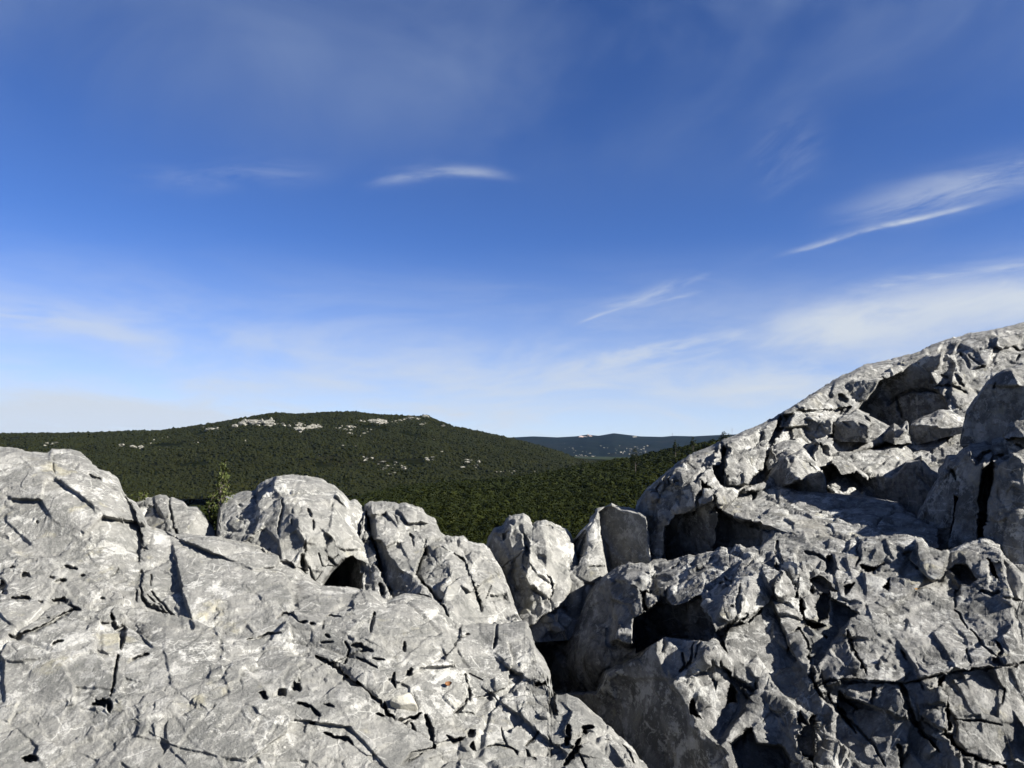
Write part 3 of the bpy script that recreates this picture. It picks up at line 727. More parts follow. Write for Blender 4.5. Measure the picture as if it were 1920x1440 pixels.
ridge_ops = [
    # upper dark hollow below the crest
    ('face', [(1608, 768), (1622, 748), (1640, 720), (1680, 700), (1700, 688), (1740, 668), (1768, 660), (1762, 690), (1742, 697), (1752, 720), (1746, 728), (1772, 748), (1778, 762), (1768, 778), (1715, 802), (1700, 806), (1668, 800)], (-0.80, -0.50, 0.05), 1770, 745, None, 0.25, 5),
    ('ledge', [(1770, 740), (1735, 735), (1700, 738), (1660, 765)], 0.20, 25),
    # top ramp, then the broken face under it
    ('ledge', [(1920, 700), (1860, 690), (1800, 700), (1790, 668), (1762, 660)], 0.12, 25),
    ('face', [(1580, 726), (1600, 716), (1650, 712), (1640, 728), (1622, 752), (1606, 756), (1590, 740)], (-0.55, -0.60, 0.5), 1600, 740, None, 0, 4),
    # the pale front with the dark slit
    ('push', [(1357, 836), (1362, 842), (1358, 880), (1357, 912), (1350, 906), (1338, 888), (1338, 876), (1352, 868)], 0.28, 3),
    ('ledge', [(1362, 914), (1362, 870), (1366, 842), (1362, 832)], -0.10, 40),
    ('push', [(1314, 902), (1326, 912), (1330, 919), (1316, 919)], 0.2, 3),
    # cleft between the pale front and the blocks
    ('push', [(1462, 778), (1455, 800), (1440, 830), (1436, 850), (1432, 880), (1412, 890), (1398, 912), (1435, 908), (1450, 880), (1452, 860), (1446, 840), (1460, 815), (1478, 798), (1490, 776)], 0.35, 4),
    # left flank and its flutes
    ('face', [(1186, 940), (1216, 922), (1236, 955), (1252, 978), (1262, 1010), (1262, 1090), (1186, 1090)], (-0.90, -0.38, 0.06), 1256, 990, None, 0.0, 8),
    ('face', [(1245, 985), (1265, 962), (1300, 952), (1340, 935), (1345, 1070), (1240, 1070)], (-0.80, -0.35, -0.25), 1340, 945, None, 0.05, 6),
    # shelf
    ('face', [(1350, 955), (1390, 925), (1440, 914), (1520, 925), (1640, 935), (1760, 950), (1760, 1030), (1500, 1015), (1450, 992), (1400, 978)], (-0.05, -0.22, 0.97), 1420, 940, None, 0, 8),
    ('face', [(1345, 965), (1400, 985), (1425, 992), (1450, 1000), (1480, 1012), (1760, 1035), (1760, 1080), (1340, 1080)], (-0.80, -0.55, 0.05), 1440, 990, None, 0, 5),
    ('push', [(1344, 948), (1362, 962), (1385, 976), (1425, 984), (1430, 1030), (1340, 1035)], 0.25, 5),
    # dark ramp right of the middle block
    ('face', [(1610, 850), (1700, 805), (1800, 800), (1812, 830), (1800, 870), (1760, 990), (1700, 960)], (-0.25, -0.35, 0.9), 1700, 850, None, 0, 8),
]
ridge_cr = [
    ([(1352, 826), (1356, 850), (1352, 870)], 7, .12), ([(1360, 912), (1400, 910)], 3, .05), ([(1418, 836), (1436, 838)], 4, .05), ([(1365, 890), (1362, 914)], 3, .05), ([(1386, 888), (1392, 902)], 3, .03),
    ([(1225, 925), (1245, 900), (1265, 876), (1278, 862)], 6, .07), ([(1236, 932), (1245, 918), (1258, 890)], 4, .06), ([(1200, 922), (1222, 902), (1240, 888)], 7, .08), ([(1262, 908), (1266, 890)], 4, .05),
    ([(1300, 966), (1310, 935), (1324, 905)], 6, .10), ([(1335, 960), (1345, 945), (1340, 930)], 5, .10), ([(1275, 972), (1283, 960), (1300, 948)], 5, .07),
    ([(1495, 773), (1520, 774), (1552, 772)], 6, .14), ([(1550, 775), (1580, 770), (1596, 762)], 9, .15), ([(1572, 740), (1578, 748), (1588, 752)], 10, .12), ([(1900, 650), (1912, 660), (1920, 655)], 5, .10), ([(1905, 680), (1912, 668)], 5, .08),
    ([(1655, 712), (1654, 708)], 6, .08), ([(1800, 662), (1812, 675), (1816, 690)], 6, .10), ([(1815, 665), (1835, 680), (1842, 690)], 5, .08), ([(1690, 782), (1684, 760), (1682, 745)], 5, .08), ([(1555, 772), (1570, 770)], 8, .1),
    ([(1790, 700), (1798, 715), (1806, 725)], 7, .09), ([(1770, 722), (1795, 728), (1812, 738)], 5, .08), ([(1765, 700), (1780, 712)], 5, .07), ([(1746, 728), (1760, 722), (1778, 728)], 5, .07), ([(1380, 932), (1390, 922)], 8, .06),
]
ridge = outcrop('limestone_ridge', ridge_top, [(1186, 1150), (2400, 1150)], ridge_ctrl, M_grey, ridge_ops, ridge_cr, step=1.7, roll=(14, .05), thick=3.0, height=2.2,
                amp=1.0, seed=7, wob=3, flute=0.35, jag=2.5, big=0.20, facet=0.45, fine=0.9, keep=0.7, facets=((84, .34, -35, 1.5), (36, .28, -35, 1.5)))
tag(ridge, 'tall grey ridge climbing to the right edge against the sky', 'rock', 'limestone outcrops')

# ---- blocks lying on the ridge
def block(label, top, bottom, ctrl, ops=(), cracks=(), **k):
    kw = dict(step=1.6, roll=(10, .05), thick=0.6, height=0.5, amp=0.9, big=0.2, facet=0.5, flute=0.5, facets=((36, .4, -20, 1.4),), wob=2.5, jag=1.5)
    kw.update(k)
    o = outcrop('limestone_block', top, bottom, ctrl, M_grey, ops, cracks, **kw)
    return tag(o, label, 'rock', 'blocks on the right ridge')

block('largest block on the right ridge, sunlit on top with a dark front',
      [(1528, 900), (1534, 874), (1545, 862), (1562, 853), (1574, 846), (1600, 846), (1616, 842), (1655, 842), (1675, 833), (1700, 829), (1716, 834), (1726, 838), (1729, 858), (1745, 880), (1790, 905)],
      [(1528, 968), (1560, 980), (1700, 985), (1790, 985)],
      [(1535, 875, 5.8), (1600, 848, 6.3), (1700, 831, 6.8), (1726, 845, 6.8), (1560, 880, 5.6), (1620, 890, 5.7), (1700, 870, 6.2), (1600, 960, 5.6), (1700, 960, 5.8), (1535, 950, 5.6), (1780, 950, 6.0)],
      [('face', [(1525, 895), (1532, 868), (1548, 864), (1568, 876), (1582, 888), (1604, 882), (1626, 900), (1650, 888), (1672, 896), (1686, 886), (1700, 868), (1730, 860), (1800, 890), (1800, 990), (1525, 990)], (-0.86, -0.42, -0.10), 1640, 893, None, 0.04, 4)],
      [([(1560, 870), (1562, 960)], 4, .03), ([(1640, 880), (1660, 862), (1700, 842)], 4, .04), ([(1632, 868), (1650, 850)], 4, .04)], seed=11, thick=0.9)
block('angular grey stone wedged against the left end of the big block',
      [(1432, 905), (1450, 880), (1472, 858), (1490, 848), (1504, 842), (1516, 850), (1528, 862), (1538, 880), (1546, 900)], [(1432, 922), (1480, 925), (1546, 932)],
      [(1440, 900, 5.4), (1500, 845, 5.55), (1540, 890, 5.5), (1490, 880, 5.25), (1475, 910, 5.15), (1530, 920, 5.25)],
      [('face', [(1430, 910), (1455, 875), (1475, 856), (1480, 870), (1470, 905), (1480, 930), (1430, 930)], (-0.9, -0.35, 0.05), 1478, 880, None, 0, 4), ('face', [(1470, 908), (1500, 900), (1545, 882), (1550, 935), (1470, 935)], (-0.6, -0.5, -0.6), 1510, 900, None, 0.02, 4)],
      [([(1502, 860), (1530, 880)], 3, .03)], seed=12, thick=0.5, height=0.4)
block('low grey stone against the cleft, left of the small pale cube',
      [(1438, 862), (1444, 840), (1456, 828), (1474, 824), (1492, 824), (1502, 832), (1510, 850)], [(1438, 882), (1470, 872), (1510, 862)],
      [(1444, 842, 5.9), (1500, 832, 5.85), (1470, 850, 5.7), (1445, 875, 5.6), (1505, 856, 5.7)], [('dome', 1470, 848, 25, 18, 0, .05)], [([(1450, 862), (1470, 845), (1490, 838)], 3, .03)], seed=13, thick=0.4, height=0.4)
block('small pale cube with a sunlit right face, touching the big block',
      [(1504, 860), (1510, 838), (1524, 828), (1530, 824), (1560, 824), (1568, 832), (1567, 846), (1560, 862)], [(1504, 872), (1530, 876), (1560, 870)],
      [(1510, 836, 5.9), (1548, 825, 5.95), (1566, 835, 6.0), (1552, 850, 5.7), (1520, 865, 5.65), (1558, 866, 5.8)],
      [('face', [(1536, 832), (1555, 836), (1556, 856), (1540, 852)], (-0.8, -0.55, 0.1), 1556, 845, None, 0, 3)], [([(1534, 832), (1538, 852)], 3, .04)], seed=14, thick=0.4, height=0.3, flute=0.2)
block('rounded stone with deep furrows, second from the left in the row under the crest',
      [(1558, 815), (1564, 788), (1576, 780), (1592, 774), (1606, 765), (1622, 774), (1640, 780), (1652, 786), (1658, 798), (1656, 806), (1640, 818), (1630, 828)], [(1558, 822), (1575, 828), (1622, 829), (1630, 830)],
      [(1562, 795, 6.75), (1606, 768, 6.85), (1655, 795, 6.9), (1605, 800, 6.5), (1570, 825, 6.5), (1625, 824, 6.55)],
      [('dome', 1605, 800, 30, 20, 0, .08), ('face', [(1560, 792), (1600, 786), (1632, 800), (1625, 832), (1565, 832)], (-0.55, -0.75, -0.15), 1600, 800, None, 0, 5)],
      [([(1614, 774), (1620, 782), (1628, 790)], 6, .07), ([(1580, 792), (1595, 800)], 3, .03), ([(1604, 790), (1618, 800)], 3, .03)], seed=15, thick=0.5, height=0.4, amp=.9)
block('flat topped stone with a dark lower face, leftmost in the row under the crest',
      [(1486, 800), (1490, 778), (1520, 777), (1548, 775), (1558, 778), (1564, 782), (1560, 800)], [(1486, 818), (1520, 822), (1545, 820), (1560, 806)],
      [(1490, 778, 6.55), (1556, 778, 6.7), (1520, 790, 6.35), (1495, 812, 6.25), (1545, 815, 6.3)],
      [('face', [(1486, 792), (1500, 788), (1548, 790), (1560, 785), (1550, 825), (1490, 825)], (-0.55, -0.7, -0.2), 1530, 795, None, 0, 4), ('ledge', [(1500, 815), (1498, 790), (1492, 778)], 0.05, 20)],
      [([(1500, 782), (1498, 805)], 4, .05), ([(1544, 785), (1530, 812)], 3, .03)], seed=16, thick=0.5, height=0.4)
block('splinter of rock lit along its spine, right of the furrowed round stone',
      [(1655, 815), (1668, 800), (1676, 792), (1682, 796), (1690, 800), (1696, 790), (1702, 788), (1704, 798), (1698, 812), (1706, 826)], [(1655, 826), (1680, 834), (1706, 832)],
      [(1660, 810, 6.7), (1680, 795, 6.8), (1700, 790, 6.75), (1680, 815, 6.55), (1700, 825, 6.6)], [('face', [(1655, 812), (1678, 802), (1676, 832), (1655, 832)], (-0.8, -0.5, -0.3), 1678, 810, None, 0, 3)], seed=17, thick=0.3, height=0.3)
block('low broken stone with a pale front facet, right end of the row under the crest',
      [(1704, 815), (1710, 790), (1730, 780), (1746, 776), (1762, 768), (1780, 766), (1795, 775), (1808, 786)], [(1704, 836), (1740, 828), (1770, 820), (1808, 812)],
      [(1710, 792, 6.8), (1776, 768, 7.1), (1805, 785, 7.1), (1735, 805, 6.6), (1775, 795, 6.75), (1705, 830, 6.4), (1790, 812, 6.7)],
      [('face', [(1758, 792), (1776, 782), (1788, 792), (1770, 800), (1760, 800)], (0.1, -0.9, 0.3), 1772, 792, None, -0.03, 3), ('face', [(1704, 800), (1730, 800), (1770, 802), (1808, 800), (1810, 840), (1704, 840)], (-0.6, -0.6, -0.3), 1750, 800, None, 0.02, 4)],
      seed=18, thick=0.5, height=0.4, amp=.9)
block('large rounded boulder in full shade under a lit cap, at the right edge',
      [(1804, 820), (1812, 770), (1826, 748), (1840, 728), (1852, 712), (1866, 700), (1882, 692), (1905, 686), (1925, 684), (1990, 676), (2060, 690)],
      [(1804, 836), (1825, 850), (1860, 866), (1890, 872), (2060, 880)],
      [(1808, 800, 4.78), (1850, 715, 4.70), (1920, 684, 4.76), (2040, 690, 4.72), (1860, 780, 4.46), (1920, 760, 4.34), (2000, 780, 4.3), (1850, 850, 4.46), (1920, 860, 4.34), (2040, 870, 4.3), (1815, 830, 4.74)],
      [('face', [(1800, 840), (1812, 768), (1850, 716), (1862, 720), (1880, 724), (1925, 722), (1990, 726), (1990, 880), (1850, 870)], (-0.80, -0.45, 0.02), 1925, 740, None, 0.02, 6)],
      [([(1862, 728), (1868, 718)], 4, .04)], seed=19, thick=0.32, height=0.5, amp=.5, flute=.3, facets=((110, .25, 20, 1.3),))
block('small grey stone with a lit rim, at the right edge below the shaded boulder',
      [(1886, 815), (1894, 796), (1908, 788), (1925, 784), (1960, 786), (1975, 800)], [(1886, 822), (1930, 818), (1975, 815)],
      [(1890, 805, 4.33), (1925, 785, 4.38), (1960, 790, 4.38), (1920, 805, 4.25), (1890, 820, 4.28), (1970, 812, 4.25)], [('dome', 1925, 800, 20, 12, 0, .04)], seed=20, thick=0.4, height=0.4)
flut_top = [(1712, 1020), (1728, 960), (1742, 925), (1760, 898), (1768, 880), (1776, 870), (1780, 857), (1795, 856), (1806, 846), (1820, 838), (1845, 834), (1862, 836), (1858, 828), (1880, 822), (1900, 820), (1920, 812), (1990, 800), (2080, 790), (2200, 780)]
block('high fluted wall of grey rock in shade with sunlit ribs, at the right edge',
      flut_top, [(1712, 1110), (2200, 1110)],
      [(1735, 950, 4.75), (1780, 860, 4.5), (1860, 835, 4.4), (1920, 815, 4.35), (2050, 795, 4.3), (2200, 785, 4.2), (1760, 1000, 4.5), (1850, 900, 4.2), (1920, 900, 4.08), (2000, 900, 4.0), (1800, 1060, 4.25), (1920, 1050, 4.0), (2150, 1050, 3.85)],
      [('face', [(1712, 1110), (1725, 960), (1765, 890), (1786, 866), (1808, 872), (1790, 920), (1776, 1010), (1782, 1110)], (-0.85, -0.45, 0.05), 1800, 880, None, 0, 5),
       ('face', [(1784, 1110), (1780, 990), (1800, 920), (1820, 870), (1850, 862), (1846, 920), (1842, 1110)], (-0.82, -0.5, 0.1), 1846, 890, None, 0.0, 5),
       ('face', [(1850, 1110), (1850, 940), (1862, 880), (1900, 850), (1925, 870), (1915, 920), (1920, 1110)], (-0.80, -0.5, 0.1), 1915, 900, None, -0.10, 5),
       ('push', [(1826, 1110), (1834, 940), (1846, 880), (1862, 870), (1854, 940), (1848, 1110)], 0.35, 6),
       ('push', [(1774, 1110), (1778, 1000), (1790, 930), (1797, 935), (1788, 1010), (1786, 1110)], 0.2, 4)],
      [([(1860, 845), (1840, 852), (1828, 870)], 6, .07), ([(1880, 850), (1860, 862)], 7, .08), ([(1905, 832), (1920, 842)], 4, .06), ([(1770, 878), (1782, 880), (1790, 900)], 5, .06)],
      seed=21, thick=1.2, height=1.5, amp=1.0, flute=1.2, wob=4, step=1.6, facets=((60, .35, 80, 2.0),))

# ---- big outcrop filling the lower right
low_top = [(985, 1200), (1000, 1186), (1030, 1182), (1048, 1196), (1058, 1200), (1074, 1178), (1088, 1152), (1098, 1122), (1118, 1092), (1140, 1074), (1160, 1061), (1190, 1058), (1216, 1057), (1228, 1051), (1262, 1051), (1278, 1046), (1290, 1038), (1303, 1041),
           (1318, 1040), (1332, 1036), (1344, 1030), (1352, 1024), (1362, 1024), (1368, 1032), (1378, 1020), (1388, 1018), (1398, 1026), (1412, 1022), (1424, 1024), (1432, 1012), (1446, 1000), (1452, 988), (1470, 984), (1490, 985), (1520, 991),
           (1545, 995), (1568, 1001), (1586, 1012), (1600, 1007), (1630, 1002), (1660, 1000), (1690, 998), (1706, 1002), (1728, 1008), (1738, 1026), (1752, 1030), (1764, 1036), (1786, 1030), (1812, 1018), (1836, 1010), (1850, 1008), (1862, 1016), (1874, 1024), (1880, 1036),
           (1896, 1050), (1912, 1068), (1930, 1080), (2060, 1120), (2200, 1150)]
low_ctrl = [(1200, 1840, 3.0), (1700, 1840, 2.3), (2200, 1840, 2.2),(1000, 1190, 4.9), (1048, 1200, 4.6), (1100, 1125, 4.55), (1160, 1062, 4.45), (1260, 1052, 4.5), (1360, 1026, 4.5), (1460, 986, 4.55), (1580, 1010, 4.3), (1700, 1000, 4.15), (1850, 1010, 3.85), (1930, 1080, 3.55), (2180, 1150, 3.4),
            (1100, 1200, 4.1), (1200, 1110, 4.05), (1300, 1090, 4.0), (1400, 1080, 3.8), (1500, 1060, 3.85), (1650, 1080, 3.7), (1800, 1080, 3.6), (1250, 1200, 3.5), (1350, 1160, 3.45), (1450, 1160, 3.42), (1600, 1150, 3.4), (1800, 1160, 3.3),
            (1260, 1260, 3.25), (1320, 1300, 3.1), (1450, 1260, 3.15), (1600, 1260, 3.08), (1800, 1260, 3.0), (1300, 1400, 2.95), (1500, 1400, 2.88), (1700, 1400, 2.80), (1900, 1400, 2.72), (1500, 1600, 2.6), (1900, 1600, 2.5), (1200, 1440, 3.2), (1100, 1330, 3.7), (1050, 1260, 4.0), (2180, 1400, 2.6)]
low_ops = [
    # left flank, turned from the sun
    ('face', [(980, 1150), (1240, 1196), (1236, 1222), (1248, 1262), (1262, 1290), (1290, 1330), (1310, 1380), (1336, 1480), (1345, 1860), (960, 1860)], (-0.90, -0.40, 0.12), 1290, 1340, None, 0.0, 12),
    ('face', [(985, 1175), (1060, 1190), (1090, 1145), (1112, 1098), (1140, 1080), (1152, 1092), (1142, 1105), (1150, 1130), (1160, 1165), (1150, 1200), (1180, 1210), (1240, 1190), (1200, 1232), (1140, 1262), (1120, 1300), (1060, 1300), (985, 1300)], (-0.84, -0.45, 0.10), 1160, 1140, None, 0.12, 8),
    ('dome', 1110, 1235, 60, 60, 0, 0.25),
    # recess under the lit brow
    ('face', [(1188, 1158), (1230, 1130), (1240, 1110), (1262, 1134), (1290, 1128), (1310, 1118), (1335, 1160), (1345, 1190), (1330, 1205), (1246, 1196), (1195, 1225), (1186, 1200)], (-0.70, -0.55, -0.35), 1260, 1130, None, 0.18, 4),
    ('push', [(1190, 1160), (1232, 1134), (1262, 1136), (1290, 1130), (1288, 1170), (1295, 1190), (1245, 1196), (1196, 1222)], 0.12, 6),
    ('push', [(1196, 1102), (1208, 1104), (1212, 1140), (1202, 1145)], 0.18, 3),
    # dark cave right of the nose and the long black diagonal
    ('push', [(1335, 1195), (1352, 1172), (1370, 1160), (1400, 1150), (1372, 1182), (1360, 1205), (1362, 1230), (1350, 1215)], 0.16, 4),
    ('push', [(1292, 1320), (1300, 1312), (1316, 1330), (1318, 1352), (1302, 1352), (1294, 1340)], 0.14, 4),
    ('push', [(1360, 1275), (1372, 1275), (1388, 1298), (1384, 1322), (1358, 1328), (1352, 1308)], 0.20, 4),
    ('push', [(1366, 1395), (1400, 1360), (1412, 1362), (1420, 1392), (1470, 1400), (1486, 1430), (1484, 1460), (1390, 1460), (1378, 1425)], 0.20, 6),
    # steps on the upper surface
    ('ledge', [(1462, 1125), (1456, 1100), (1466, 1080), (1452, 1060), (1456, 1030)], -0.10, 30),
    ('face', [(1466, 1060), (1490, 1052), (1494, 1080), (1494, 1110), (1470, 1085)], (-0.75, -0.6, 0.2), 1494, 1085, None, 0, 3),
    ('push', [(1548, 1044), (1562, 1042), (1566, 1056), (1562, 1074), (1550, 1070)], 0.12, 3),
    ('push', [(1520, 1098), (1530, 1078), (1545, 1088), (1556, 1100), (1570, 1108), (1540, 1110)], 0.12, 3),
    ('push', [(1776, 1068), (1790, 1058), (1808, 1060), (1820, 1072), (1834, 1090), (1820, 1098), (1802, 1094), (1786, 1080)], 0.16, 4),
    ('push', [(1850, 1046), (1858, 1048), (1866, 1068), (1876, 1090), (1870, 1092), (1858, 1074)], 0.18, 3),
    ('push', [(1615, 1060), (1635, 1062), (1660, 1058), (1640, 1074), (1622, 1074)], 0.15, 3),
    ('push', [(1652, 1104), (1664, 1086), (1674, 1088), (1666, 1110)], 0.15, 3),
    ('push', [(1582, 1098), (1600, 1092), (1594, 1104), (1584, 1114)], 0.12, 3),
    ('push', [(1495, 1118), (1506, 1120), (1512, 1160), (1530, 1168), (1548, 1172), (1530, 1182), (1512, 1176), (1500, 1150)], 0.20, 3),
    ('push', [(1528, 1125), (1548, 1108), (1556, 1112), (1552, 1160), (1532, 1165)], 0.18, 3),
    # slab boundaries
    ('ledge', [(1330, 1200), (1380, 1178), (1412, 1150), (1440, 1120), (1452, 1105)], 0.10, 40),
    ('ledge', [(1500, 1182), (1512, 1210), (1522, 1250), (1540, 1285), (1560, 1322), (1600, 1370)], -0.07, 35),
    ('ledge', [(1600, 1180), (1592, 1200), (1602, 1230), (1620, 1262)], -0.06, 25),
    ('ledge', [(1930, 1240), (1780, 1262), (1700, 1278), (1610, 1272), (1530, 1290)], -0.06, 30),
    ('ledge', [(1770, 1275), (1770, 1320), (1776, 1370), (1790, 1420), (1860, 1440)], -0.10, 40),
    ('ledge', [(1680, 1280), (1700, 1330), (1722, 1380), (1760, 1415)], -0.06, 30),
    ('ledge', [(1534, 1335), (1520, 1370), (1522, 1440), (1520, 1500)], -0.12, 40),
    ('ledge', [(1290, 1270), (1340, 1240), (1360, 1250), (1400, 1290), (1420, 1330)], 0.06, 30),
    ('dome', 1330, 1225, 40, 30, 20, 0.10), ('dome', 1400, 1120, 60, 30, -20, 0.08), ('dome', 1650, 1030, 90, 22, 0, 0.08), ('dome', 1220, 1085, 60, 18, 0, 0.06),
]
low_cr = [
    ([(1498, 1184), (1508, 1210), (1518, 1245), (1526, 1280), (1540, 1305), (1562, 1325), (1605, 1374)], 6, .10), ([(1500, 1182), (1486, 1190)], 5, .06), ([(1590, 1184), (1592, 1205), (1602, 1232), (1622, 1262)], 6, .09), ([(1546, 1190), (1548, 1200)], 6, .06),
    ([(1526, 1290), (1560, 1275), (1620, 1280), (1700, 1278), (1740, 1270), (1780, 1262), (1860, 1252)], 4, .06), ([(1545, 1300), (1560, 1320), (1585, 1340)], 8, .10), ([(1572, 1292), (1585, 1310), (1612, 1335)], 7, .08), ([(1600, 1338), (1618, 1328)], 3, .04),
    ([(1640, 1292), (1636, 1318)], 8, .06), ([(1688, 1284), (1696, 1320), (1712, 1355), (1730, 1380), (1765, 1412)], 8, .11), ([(1775, 1268), (1762, 1280), (1770, 1310), (1776, 1345), (1772, 1375), (1790, 1400), (1810, 1415), (1850, 1428), (1890, 1438)], 9, .12),
    ([(1785, 1380), (1786, 1400)], 14, .12), ([(1500, 1335), (1503, 1360)], 8, .10), ([(1530, 1338), (1515, 1355), (1512, 1390), (1520, 1440)], 14, .20), ([(1586, 1348), (1610, 1368), (1640, 1400), (1660, 1440)], 4, .05), ([(1685, 1400), (1688, 1440)], 6, .08),
    ([(1788, 1145), (1800, 1155), (1815, 1180)], 3, .05), ([(1820, 1182), (1838, 1205), (1862, 1228), (1880, 1245)], 4, .06), ([(1868, 1205), (1878, 1222), (1870, 1235)], 6, .08), ([(1862, 1240), (1900, 1248), (1920, 1242)], 5, .07), ([(1800, 1100), (1792, 1125), (1790, 1140)], 4, .05),
    ([(1840, 1110), (1860, 1120), (1878, 1112)], 6, .08), ([(1885, 1125), (1910, 1130)], 5, .06), ([(1690, 1045), (1715, 1036)], 4, .05), ([(1606, 1028), (1612, 1042), (1608, 1060)], 5, .07), ([(1456, 1015), (1458, 1045), (1470, 1062)], 8, .10), ([(1510, 1035), (1535, 1040), (1548, 1052)], 5, .08),
    ([(1456, 1060), (1462, 1075)], 7, .08), ([(1486, 1120), (1496, 1100), (1494, 1080)], 6, .08), ([(1530, 1080), (1518, 1100), (1522, 1112)], 6, .08), ([(1346, 1090), (1372, 1098), (1360, 1085)], 8, .07), ([(1225, 1062), (1236, 1072), (1222, 1080)], 6, .06), ([(1258, 1068), (1275, 1060)], 6, .06),
    ([(1305, 1075), (1322, 1066)], 6, .05), ([(1330, 1052), (1346, 1044)], 6, .05), ([(1416, 1044), (1405, 1060), (1395, 1072)], 5, .05), ([(1390, 1098), (1380, 1140), (1372, 1165)], 4, .05), ([(1372, 1140), (1384, 1146), (1400, 1148)], 3, .04), ([(1445, 1120), (1408, 1152), (1385, 1176), (1345, 1192)], 6, .08),
    ([(1280, 1225), (1286, 1250), (1276, 1262)], 6, .07), ([(1302, 1210), (1298, 1240), (1288, 1256)], 5, .06), ([(1318, 1200), (1305, 1235)], 4, .05), ([(1375, 1262), (1400, 1285), (1420, 1300)], 5, .07), ([(1420, 1285), (1424, 1300)], 5, .06), ([(1345, 1235), (1362, 1255), (1370, 1270)], 4, .05),
    ([(1335, 1275), (1338, 1295)], 6, .06), ([(1258, 1100), (1252, 1125)], 5, .07), ([(1206, 1075), (1215, 1078)], 4, .04), ([(1690, 1220), (1700, 1240)], 5, .05), ([(1812, 1220), (1820, 1240)], 4, .05), ([(1885, 1290), (1880, 1320)], 3, .04), ([(1790, 1350), (1840, 1350), (1880, 1360)], 3, .04),
]
low = outcrop('limestone_outcrop', low_top, [(985, 1840), (2200, 1840)], low_ctrl, M_grey, low_ops, low_cr, step=1.65, roll=(16, .05), thick=1.3, height=1.4,
              amp=1.0, seed=8, wob=3, flute=0.5, jag=5, crackamp=0.8, big=0.16, facet=0.32, fine=0.8, facets=((125, .25, 55, 1.3), (52, .20, 50, 1.5)))
tag(low, 'massive furrowed grey outcrop with a shaded left flank, filling the lower right', 'rock', 'limestone outcrops')

# ------------------------------------------------------------------ ground, hills, forest
def soil(name, a, b_, c, s1, s2, bump=0.0):
    m, t, b = material(name)
    g = t.n.new('ShaderNodeNewGeometry').outputs['Position']
    col = t.mix(t.step(t.noise(g, s1, 6, 0.65), 0.38, 0.62), a, b_)
    col = t.mix(t.math('MULTIPLY', t.step(t.noise(g, s2, 5, 0.6), 0.5, 0.66), 0.7), col, c)
    t.l.new(col, b.inputs['Base Color'])
    b.inputs['Roughness'].default_value = 1.0
    b.inputs['Specular IOR Level'].default_value = 0.0
    return m
M_ground = soil('scrub_ground', (0.012, 0.017, 0.007), (0.020, 0.025, 0.011), (0.036, 0.034, 0.020), 0.35, 0.06)
M_hill = soil('hill_scrub', (0.003, 0.004, 0.0012), (0.005, 0.006, 0.002), (0.012, 0.011, 0.005), 0.045, 0.012)
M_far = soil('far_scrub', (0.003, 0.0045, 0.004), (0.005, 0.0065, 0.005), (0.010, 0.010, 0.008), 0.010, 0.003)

def interp_angle(tab, azs):
    """tab of (photo x, photo y): slope z/r of the sight line for each azimuth"""
    tx = np.array([math.atan2(p[0] - 960, F) for p in tab])
    tz = []
    for x, y in tab:
        r_ = ray(x, y); tz.append(r_[2] / math.hypot(r_[0], r_[1]))
    return np.interp(azs, tx, tz)

HILL = [(-400, 835), (-150, 818), (0, 812), (100, 811), (200, 809), (300, 806), (350, 800), (400, 792), (450, 783), (500, 775), (520, 773), (560, 775), (600, 772), (650, 770), (675, 772), (700, 775), (750, 778), (780, 779), (800, 777), (815, 785),
        (850, 797), (900, 808), (950, 819), (1000, 831), (1050, 846), (1080, 858), (1130, 866), (1250, 876), (1500, 890)]
SPUR = [(-600, 960), (0, 955), (300, 950), (600, 945), (750, 908), (850, 899), (940, 893), (1000, 886), (1060, 876), (1100, 867), (1150, 859), (1200, 851), (1250, 842), (1290, 833), (1340, 822), (1400, 812), (1500, 806), (1900, 815), (2600, 850)]
FAR = [(-400, 826), (0, 822), (500, 823), (900, 822), (960, 820), (1000, 818), (1045, 820), (1080, 818), (1100, 815), (1122, 817), (1150, 812), (1175, 815), (1200, 818), (1240, 819), (1262, 817), (1300, 818), (1340, 816), (1400, 814), (1700, 812), (2300, 822)]

HILL = [(x, y + 3.0) for x, y in HILL]      # the crowns add their own height
SPUR = [(x, y + 8.0) for x, y in SPUR]

def zhill(az, r):
    top = interp_angle(HILL, az) * 1500 + EYE[2]
    t = np.clip((r - 760) / (1500 - 760), 0, 1)
    zb = -44 + EYE[2]
    # concave foot, rounded shoulder
    s = 0.55 * t + 0.45 * t * t * (3 - 2 * t)
    z = zb + (top - zb) * s
    bk = np.clip((r - 1500) / 700, 0, 1)
    z = z - bk * bk * (80 + 0 * top)
    q = np.stack([r * np.sin(az) / 160, r * np.cos(az) / 160, 0 * r], -1)
    nz = fbm(q, 5, 0.55, 201)
    z = z + 13 * nz * np.sin(np.pi * np.clip(t, 0, 1)) + 1.0 * nz
    return z

